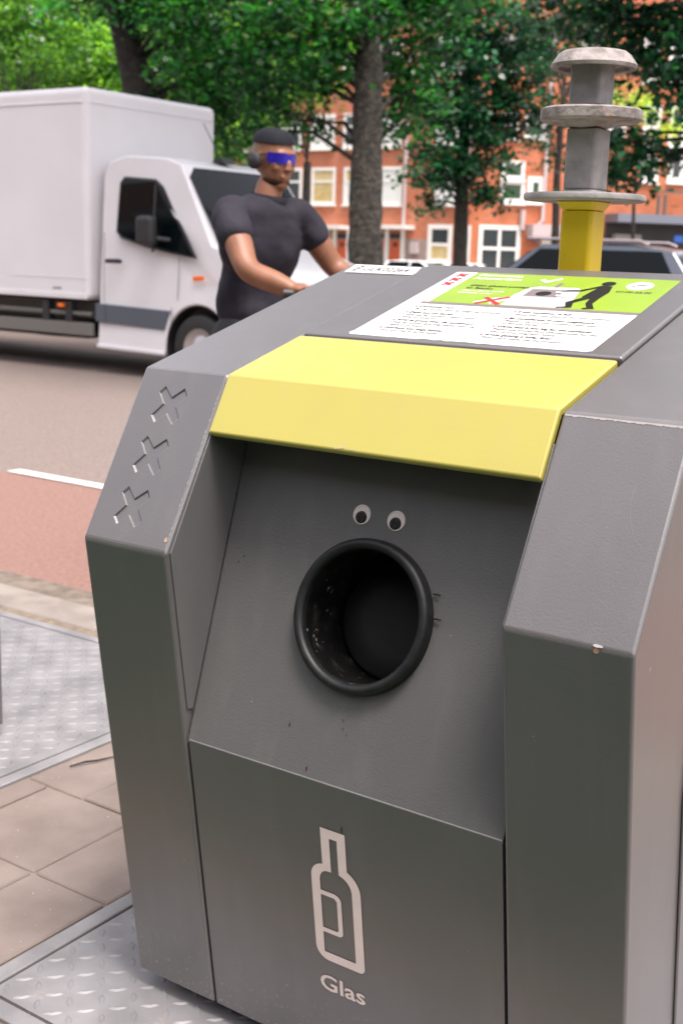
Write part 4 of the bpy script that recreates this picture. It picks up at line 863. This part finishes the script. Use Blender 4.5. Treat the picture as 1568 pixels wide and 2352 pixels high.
# sparse sprays between the post and T3
b5 = tpt(1300, 640, 30); b5 = (b5[0]-.4, b5[1], .02)
blobs = [B(1262, 318, 30, 22, .8), B(1270, 360, 30, 16, .8), B(1380, 300, 30, 26, .6), B(1330, 200, 30, 60), B(1290, 120, 30, 60), B(1370, 120, 30, 60), B(1320, 20, 30, 90), B(1230, 20, 30, 70), B(1390, 210, 30, 24), B(1260, 230, 30, 34)]
tree('lime_tree', b5, .12, 5, blobs, M['leaf_dark'], M['bark_dark'], 'slender dark tree hidden behind the lifting post, leaf sprays on both sides', dens=8, leaf=.13, clump=.28, per=44, limb_r=.04)
# far light-green trees on the left and a yellow-green one at right
BG = 'light green trees beyond the truck'
for i, (u, d, lab, bl) in enumerate([
        (60, 36, 'light green tree at the far left above the truck', [(20, 60), (90, 20), (60, 140), (0, 180), (120, 110), (30, -60), (130, -70), (-60, 80), (-70, 0)]),
        (230, 38, 'light green tree between the far-left tree and the leaning trunk', [(180, 60), (240, 40), (200, 150), (260, 160), (160, 190), (240, 120), (250, 210), (210, -60), (290, 60)]),
        (430, 40, 'light green tree glimpsed right of the leaning dark trunk', [(370, 60), (440, 120), (390, 190), (460, 210), (500, 60), (520, 170), (600, 130), (420, 0), (470, 290), (560, 250)]),
        (700, 42, 'bright green tree glimpsed through the leaves above the cyclist', [(640, 120), (700, 170), (740, 90), (660, 220), (600, 210), (720, 20), (640, 10)])]):
    b = tpt(u, 600, d); b = (b[0], b[1], .02)
    tree('distant_tree', b, .22, 4.2, [B(a, c, d+random.uniform(-1.5, 1.5), 72, .8) for a, c in bl], M['leaf_light'], M['bark_dark'], lab, dens=4.5, leaf=.17, clump=.42, per=52, group=BG, limb_r=.03)
b = tpt(1445, 620, 40); b = (b[0], b[1], .02)
tree('young_tree', b, .08, 5, [B(1440, 215, 40, 48, .6), B(1420, 250, 40, 40, .5), B(1470, 270, 40, 40, .5), B(1500, 300, 40, 40, .5), B(1555, 300, 40, 40, .5), B(1400, 210, 40, 25, .6), B(1450, 240, 39, 50, .6), B(1420, 215, 39, 36, .6), B(1540, 265, 40, 40, .5)], M['leaf_yellow'], M['bark_dark'], 'small yellow-green tree in front of the red house windows, right of the lifting post', dens=9, leaf=.13, clump=.25, per=40, limb_r=.02)
# bushy far mass behind them: dark trees closing the gaps
for i, (u, d) in enumerate(((-60, 52), (150, 50), (340, 53), (500, 52))):
    b = tpt(u, 600, d); b = (b[0], b[1], .02)
    tree('background_tree', b, .3, 4.5, [B(u+random.uniform(-70, 70), v, d, 95, .9) for v in (-60, 40, 130, 210, 290)]+[B(u+60, 100, d, 90), B(u-60, 150, d, 90)], M['leaf'], M['bark_dark'], ['dense green tree far behind the truck at the picture edge', 'dense green tree far behind, over the truck box roof', 'dense green tree far behind the leaning trunk', 'dense green tree far behind, left of the cyclist'][i], dens=2.0, leaf=.24, clump=.55, per=56, limb_r=.08, group='dense trees in the far background')

# two unseen trees added beyond the right edge to dim and mirror in the truck
for k, (tx, ty) in enumerate(((3.2, 15.6), (10.0, 15.6))):
    bl = [((tx+RNG.uniform(-2, 2), ty+RNG.uniform(-2, 2), 4.2+RNG.uniform(0, 4.5)), 1.5, 1.5, 1.1) for _ in range(10)]
    tree('elm_tree', (tx, ty, -.12), .3, 5.5, bl, M['leaf'], M['bark'], ['street tree just outside the right edge, nearest the blue-grey car', 'street tree furthest to the right of the far row, outside the frame'][k], dens=5, leaf=.13, group=ROW)

# ------------------------------------------------------------------ cyclist
M['skin'] = mat('brown_skin', (.21, .088, .046), .5, col2=(.26, .115, .062), nscale=12); M['shirt'] = mat('dark_polo', (.020, .019, .026), .8, col2=(.032, .030, .040), nscale=5, bump=.3, bscale=30, bdist=.01, spec=.15)
M['trousers'] = mat('black_trousers', (.016, .016, .020), .8, bump=.3, bscale=25, bdist=.01); M['cap'] = mat('dark_cap', (.010, .011, .016), .8, spec=.2); M['lens'] = mat('blue_mirror_lens', (.03, .02, .45), .12, metal=.5, coat=.5)
M['phones'] = mat('grey_headphones', (.035, .034, .036), .7, spec=.3); M['lips'] = mat('lips', (.36, .11, .075), .5)
def skin_mesh(verts, edges, radii, sub=2):
    me = bpy.data.meshes.new('sk'); me.from_pydata([tuple(v) for v in verts], edges, []); o = bpy.data.objects.new('sk', me); COL.objects.link(o)
    m = o.modifiers.new('s', 'SKIN'); m.use_smooth_shade = True
    for i, r in enumerate(radii):
        me.skin_vertices[0].data[i].radius = r if hasattr(r, '__len__') else (r, r); me.skin_vertices[0].data[i].use_root = (i == 0)
    if sub: s = o.modifiers.new('u', 'SUBSURF'); s.levels = sub; s.render_levels = sub
    dg = bpy.context.evaluated_depsgraph_get(); dg.update(); r = bpy.data.meshes.new_from_object(o.evaluated_get(dg)); bpy.data.objects.remove(o); return r
def mesh_to(mb, me): mb.add([v.co[:] for v in me.vertices], [tuple(p.vertices) for p in me.polygons])
def ellips(mb, c, r, M3=None, n=20, m=14):
    c = Vector(c); vs = []
    for i in range(m+1):
        t = math.pi*i/m
        for k in range(n):
            a = 2*math.pi*k/n; p = Vector((r[0]*math.sin(t)*math.cos(a), r[1]*math.sin(t)*math.sin(a), r[2]*math.cos(t))); vs.append(c+(M3 @ p if M3 else p))
    mb.add(vs, [(i*n+k, i*n+(k+1) % n, (i+1)*n+(k+1) % n, (i+1)*n+k) for i in range(m) for k in range(n)])
def remeshed(mb, name, m, parent, vox, O, smooth_it=4):
    me = bpy.data.meshes.new(name); me.from_pydata([tuple(Vector(v)-O) for v in mb.v], [], mb.f); o = bpy.data.objects.new(name, me); COL.objects.link(o)
    r = o.modifiers.new('r', 'REMESH'); r.mode = 'VOXEL'; r.voxel_size = vox; r.use_smooth_shade = True
    s = o.modifiers.new('s', 'SMOOTH'); s.iterations = smooth_it; s.factor = .5
    dg = bpy.context.evaluated_depsgraph_get(); dg.update(); e = bpy.data.meshes.new_from_object(o.evaluated_get(dg)); o.modifiers.clear(); o.data = e; e.name = name
    e.materials.clear(); e.materials.append(m); e.polygons.foreach_set('use_smooth', [True]*len(e.polygons))
    if parent: o.parent = parent
    return o
V = Vector
sR, sL = V((-1.785, 2.490, 1.462)), V((-1.715, 2.85, 1.462)); ch_ = (sR+sL)/2
eR, hR = V((-1.585, 2.375, 1.215)), V((-1.335, 2.405, 1.140)); eL, hL = V((-1.60, 2.985, 1.225)), V((-1.325, 2.975, 1.130))
pel = V((-1.81, 2.69, .97)); wst = V((-1.80, 2.69, 1.12)); chest = V((-1.765, 2.685, 1.32)); nk = V((-1.735, 2.685, 1.50)); hd_ = V((-1.725, 2.705, 1.655))
legs = [(V((-1.80, 2.60, .93)), V((-1.42, 2.56, .74)), V((-1.63, 2.57, .33)), V((-1.62, 2.57, .245))), (V((-1.80, 2.78, .93)), V((-1.58, 2.80, .55)), V((-1.86, 2.81, .19)), V((-1.88, 2.81, .105)))]
PO = V((-1.85, 2.69, RZ))
person = empty('person', PO, label='cyclist in dark polo shirt, dark cap and blue mirrored sunglasses riding past the container', cat='person')
face = V((math.cos(rad(-12)), math.sin(rad(-12)), -.10)).normalized(); fs_ = V((0, 0, 1)).cross(face).normalized(); fu = face.cross(fs_)
F3 = Matrix((face, fs_, fu)).transposed()
vs = [pel, wst, chest, nk, hd_-fu*.04, sR, (sR+eR)/2, eR, (eR+hR)/2, hR-(hR-eR)*.12, sL, (sL+eL)/2, eL, (eL+hL)/2, hL-(hL-eL)*.12]
ed = [(0, 1), (1, 2), (2, 3), (3, 4), (2, 5), (5, 6), (6, 7), (7, 8), (8, 9), (2, 10), (10, 11), (11, 12), (12, 13), (13, 14)]
rr = [.12, .105, .105, .060, .058, .052, .062, .050, .047, .029, .052, .062, .050, .047, .029]
for (hp_, kn, an, ft) in legs:
    k = len(vs); vs += [hp_, (hp_+kn)/2, kn, (kn+an)/2, an]; ed += [(0, k), (k, k+1), (k+1, k+2), (k+2, k+3), (k+3, k+4)]; rr += [.095, .085, .062, .055, .040]
bod = MB(); mesh_to(bod, skin_mesh(vs, ed, rr))
# head: skull, jaw, nose, ears, brow
ellips(bod, hd_+fu*.022-face*.008, (.098, .076, .098), F3); ellips(bod, hd_-fu*.045+face*.022, (.068, .058, .070), F3); ellips(bod, hd_-fu*.095+face*.055, (.028, .032, .022), F3)
ellips(bod, hd_-fu*.020+face*.092, (.018, .013, .026), F3); ellips(bod, hd_-fu*.034+face*.098, (.014, .019, .011), F3); ellips(bod, hd_+fu*.028+face*.078, (.016, .050, .012), F3)
for s in (-1, 1): ellips(bod, hd_-fu*.012+fs_*s*.079-face*.005, (.018, .008, .030), F3); ellips(bod, hd_-fu*.03+fs_*s*.036+face*.062, (.022, .020, .02), F3)
ellips(bod, hd_-fu*.064+face*.085, (.012, .026, .007), F3); ellips(bod, hd_-fu*.076+face*.082, (.012, .022, .007), F3)
# hands gripping the bars: palm + curled fingers + thumb, bar runs along y
def hand(h, fore, s):
    ellips(bod, h+V((-.012, 0, .016)), (.042, .040, .020))
    for i, (dy, ln) in enumerate(((-.032, .9), (-.011, 1.0), (.010, .97), (.031, .8))):
        base = h+V((.020, dy, .024)); pts = [base, base+V((.026, 0, -.004))*ln, base+V((.034, 0, -.026))*ln, base+V((.014, 0, -.046))*ln]
        bod.tube(pts, [.0095, .009, .0085, .007], 8); ellips(bod, pts[-1], (.007,)*3, n=8, m=6); ellips(bod, pts[1], (.009,)*3, n=8, m=6)
    b0 = h+V((-.020, -s*.036, .010)); bod.tube([b0, b0+V((.012, -s*.020, -.012)), b0+V((.034, -s*.022, -.026))], [.012, .010, .008], 8)
hand(hR, eR, -1); hand(hL, eL, 1)
for h_, e_ in ((hR, eR), (hL, eL)): bod.tube([h_-(h_-e_)*.16, h_+V((-.015, 0, .014))], [.027, .026], 10)
body = remeshed(bod, 'body', M['skin'], person, .0055, PO, 3)
# shirt
vs = [wst-V((.05, 0, .12)), wst, chest, nk-V((.005, 0, .03)), sR, sR.lerp(eR, .42), sR.lerp(eR, .64), sL, sL.lerp(eL, .42), sL.lerp(eL, .64)]
sh = MB(); mesh_to(sh, skin_mesh(vs, [(0, 1), (1, 2), (2, 3), (2, 4), (4, 5), (5, 6), (2, 7), (7, 8), (8, 9)], [(.12, .12), (.12, .12), (.13, .13), .080, .085, .080, .080, .085, .080, .080]))
ellips(sh, chest+V((.0, 0, .0)), (.145, .205, .19)); ellips(sh, wst+V((0, 0, -.02)), (.135, .18, .24)); ellips(sh, (chest+nk)/2+V((0, 0, .02)), (.11, .19, .09))
shirt = remeshed(sh, 'polo_shirt', M['shirt'], person, .009, PO, 6)
from mathutils import noise as _ns
for v in shirt.data.vertices:           # creases running across the cloth
    c = v.co; k = _ns.noise(Vector((c.x*5+c.z*6, c.y*7, c.z*7-c.x*6)))*.014+_ns.noise(Vector((c.x*16+c.z*9, c.y*13, c.z*15)))*.005
    v.co = c + v.normal*k
co = MB().lathe([(.070, -.015), (.078, .012), (.070, .030), (.064, .028), (.066, 0)], nk-V((.0, 0, .012)), (nk-chest), 24); co.build('collar', M['shirt'], shirt, smooth=60, org=PO)
tr_ = MB()
for i, (hp_, kn, an, ft) in enumerate(legs): tr_.tube([hp_+V((-.03, 0, .03)), hp_, hp_.lerp(kn, .5), kn, kn.lerp(an, .5), an], [.12, .112, .098, .078, .070, .058], 16); ellips(tr_, kn, (.08,)*3); ellips(tr_, hp_, (.12,)*3)
ellips(tr_, pel-V((.0, 0, .03)), (.155, .175, .12)); remeshed(tr_, 'trousers', M['trousers'], person, .010, PO, 5)
for (hp_, kn, an, ft) in legs:
    f = MB(); ellips(f, ft+V((.055, 0, -.03)), (.14, .048, .045)); ellips(f, ft+V((-.02, 0, .0)), (.06, .045, .06)); remeshed(f, 'shoe', M['black_plastic'], person, .009, PO, 3)
bd = MB(); ellips(bd, hd_-fu*.083+face*.019, (.064, .058, .030), F3); bd.build('beard', mat('dark_beard', (.035, .02, .014), .9, spec=.1), person, smooth=60, org=PO)
# cap, glasses, headphones
cp = MB(); n = 28; prof = [(.0, .114), (.045, .110), (.074, .094), (.089, .070), (.093, .054), (.088, .054)]
for r_, h_ in prof[:]: pass
vs = [hd_+fu*(h_+.008)-face*.010+face*(r_*1.08*math.cos(2*math.pi*k/n))+fs_*(r_*.86*math.sin(2*math.pi*k/n)) for r_, h_ in prof for k in range(n)]
cp.add(vs, [(i*n+k, i*n+(k+1) % n, (i+1)*n+(k+1) % n, (i+1)*n+k) for i in range(len(prof)-1) for k in range(n)]); cp.build('cap', M['cap'], person, smooth=60, org=PO)
gl = MB()
for i in range(13):
    a = rad(-62+i*124/12); e_ = hd_+fu*.006+face*(.098*math.cos(a))+fs_*(.084*math.sin(a)); w_ = .021 if abs(i-6) > 0 else .015
    gl.v += [tuple(e_+fu*w_), tuple(e_-fu*(w_*.95-.003*abs(i-6)/6))]
gl.f += [(2*i, 2*i+2, 2*i+3, 2*i+1) for i in range(12)]
gl.build('sunglasses', M['lens'], person, smooth=60, org=PO)
for s in (-1, 1): MB().tube([hd_+fu*.018+face*.045+fs_*s*.078, hd_+fu*.012-face*.02+fs_*s*.085], .0035, 6).build('glasses_arm', M['black_plastic'], person, org=PO)
ph = MB()
for s in (-1, 1): ph.lathe([(.001, .024), (.026, .022), (.034, .012), (.034, -.004), (.022, -.010)], hd_-fu*.010-face*.012+fs_*s*.083, fs_*s, 20)
ph.tube([hd_-fu*.0-face*.03+fs_*.10, hd_-fu*.01-face*.10+fs_*.05, hd_-fu*.012-face*.112, hd_-fu*.01-face*.10-fs_*.05, hd_-face*.03-fs_*.10], .009, 8)
ph.build('headphones', M['phones'], person, smooth=50, org=PO)

# bicycle
M['bike'] = mat('black_bicycle_paint', (.015, .016, .018), .3, coat=.5)
BK = V((-1.62, 2.69, RZ)); bike = empty('bicycle', BK, label='dark bicycle ridden by the cyclist in the red lane', cat='bicycle')
def bp(mb, name, m, parent=None, **k): return mb.build(name, m, parent or bike, org=BK, **k)
rw, fw, bb, seat, head, headb = V((-2.17, 2.69, .255)), V((-1.05, 2.69, .255)), V((-1.74, 2.69, .195)), V((-1.97, 2.69, .78)), V((-1.30, 2.69, .86)), V((-1.24, 2.69, .66))
bp(MB().tube([bb, seat], .016).tube([bb, headb], .019).tube([seat-V((-.03, 0, .08)), head], .015).tube([head, headb], .02).tube([bb, rw+V((0, .06, 0))], .010).tube([bb, rw-V((0, .06, 0))], .010).tube([seat, rw+V((0, .06, 0))], .009).tube([seat, rw-V((0, .06, 0))], .009), 'frame', M['bike'], smooth=60)
bp(MB().tube([headb, headb+V((.06, .055, -.1)), fw+V((0, .055, 0))], .012).tube([headb, headb+V((.06, -.055, -.1)), fw-V((0, .055, 0))], .012), 'fork', M['bike'], smooth=60)
for c in (rw, fw):
    t_ = bp(MB().lathe([(.350+.02*math.cos(a), .02*math.sin(a)) for a in [2*math.pi*k/10 for k in range(11)]], c, (0, 1, 0), 48), 'wheel', M['tyre'], smooth=60)
    bp(MB().lathe([(.332, -.012), (.322, -.012), (.318, 0), (.322, .012), (.332, .012)], c, (0, 1, 0), 48), 'rim', M['rim'], t_, smooth=60)
    sp_ = MB()
    for k in range(28):
        a = 2*math.pi*k/28; sp_.tube([c+V((.02*math.cos(a+.5), .025*(-1)**k, .02*math.sin(a+.5))), c+V((.322*math.cos(a), 0, .322*math.sin(a)))], .0014, 4)
    sp_.tube([c-V((0, .05, 0)), c+V((0, .05, 0))], .02, 10); bp(sp_, 'spokes', M['rim'], t_)
bp(MB().tube([seat, seat+V((-.03, 0, .06))], .013), 'seat_post', M['rim']); 
sd_ = MB(); ellips(sd_, seat+V((-.05, 0, .085)), (.11, .10, .035)); ellips(sd_, seat+V((.06, 0, .085)), (.11, .035, .028)); remeshed(sd_, 'saddle', M['black_plastic'], bike, .008, BK, 2)
hb_ = bp(MB().tube([head, head+V((-.03, 0, .16)), head+V((-.01, 0, .24))], .013, 8).tube([hR+V((-.06, -.05, .0)), hR+V((0, 0, 0)), V((-1.27, 2.52, 1.10)), V((-1.28, 2.69, 1.095)), V((-1.26, 2.86, 1.10)), hL, hL+V((-.06, .05, 0))], .0115, 10), 'handlebar', M['rim'], smooth=60)
for h_, s in ((hR, -1), (hL, 1)): bp(MB().tube([h_+V((.004, -s*.055, 0)), h_+V((-.02, s*.02, 0)), h_+V((-.06, s*.05, 0))], .017, 10), 'grip', M['black_plastic'], hb_, smooth=60)
cr = bp(MB().lathe([(.085, -.003), (.09, 0), (.085, .003)], bb-V((0, .045, 0)), (0, 1, 0), 32, cap=True).tube([bb-V((0, .06, 0)), legs[0][3]+V((.02, .04, -.085))], .010).tube([bb+V((0, .06, 0)), legs[1][3]+V((.02, -.05, -.085))], .010), 'crankset', M['rim'])
for (_, _, _, ft), s in zip(legs, (-1, 1)): bp(MB().box((ft.x-.02, ft.y-.045, ft.z-.098), (ft.x+.08, ft.y+.045, ft.z-.078)), 'pedal', M['black_plastic'], cr)
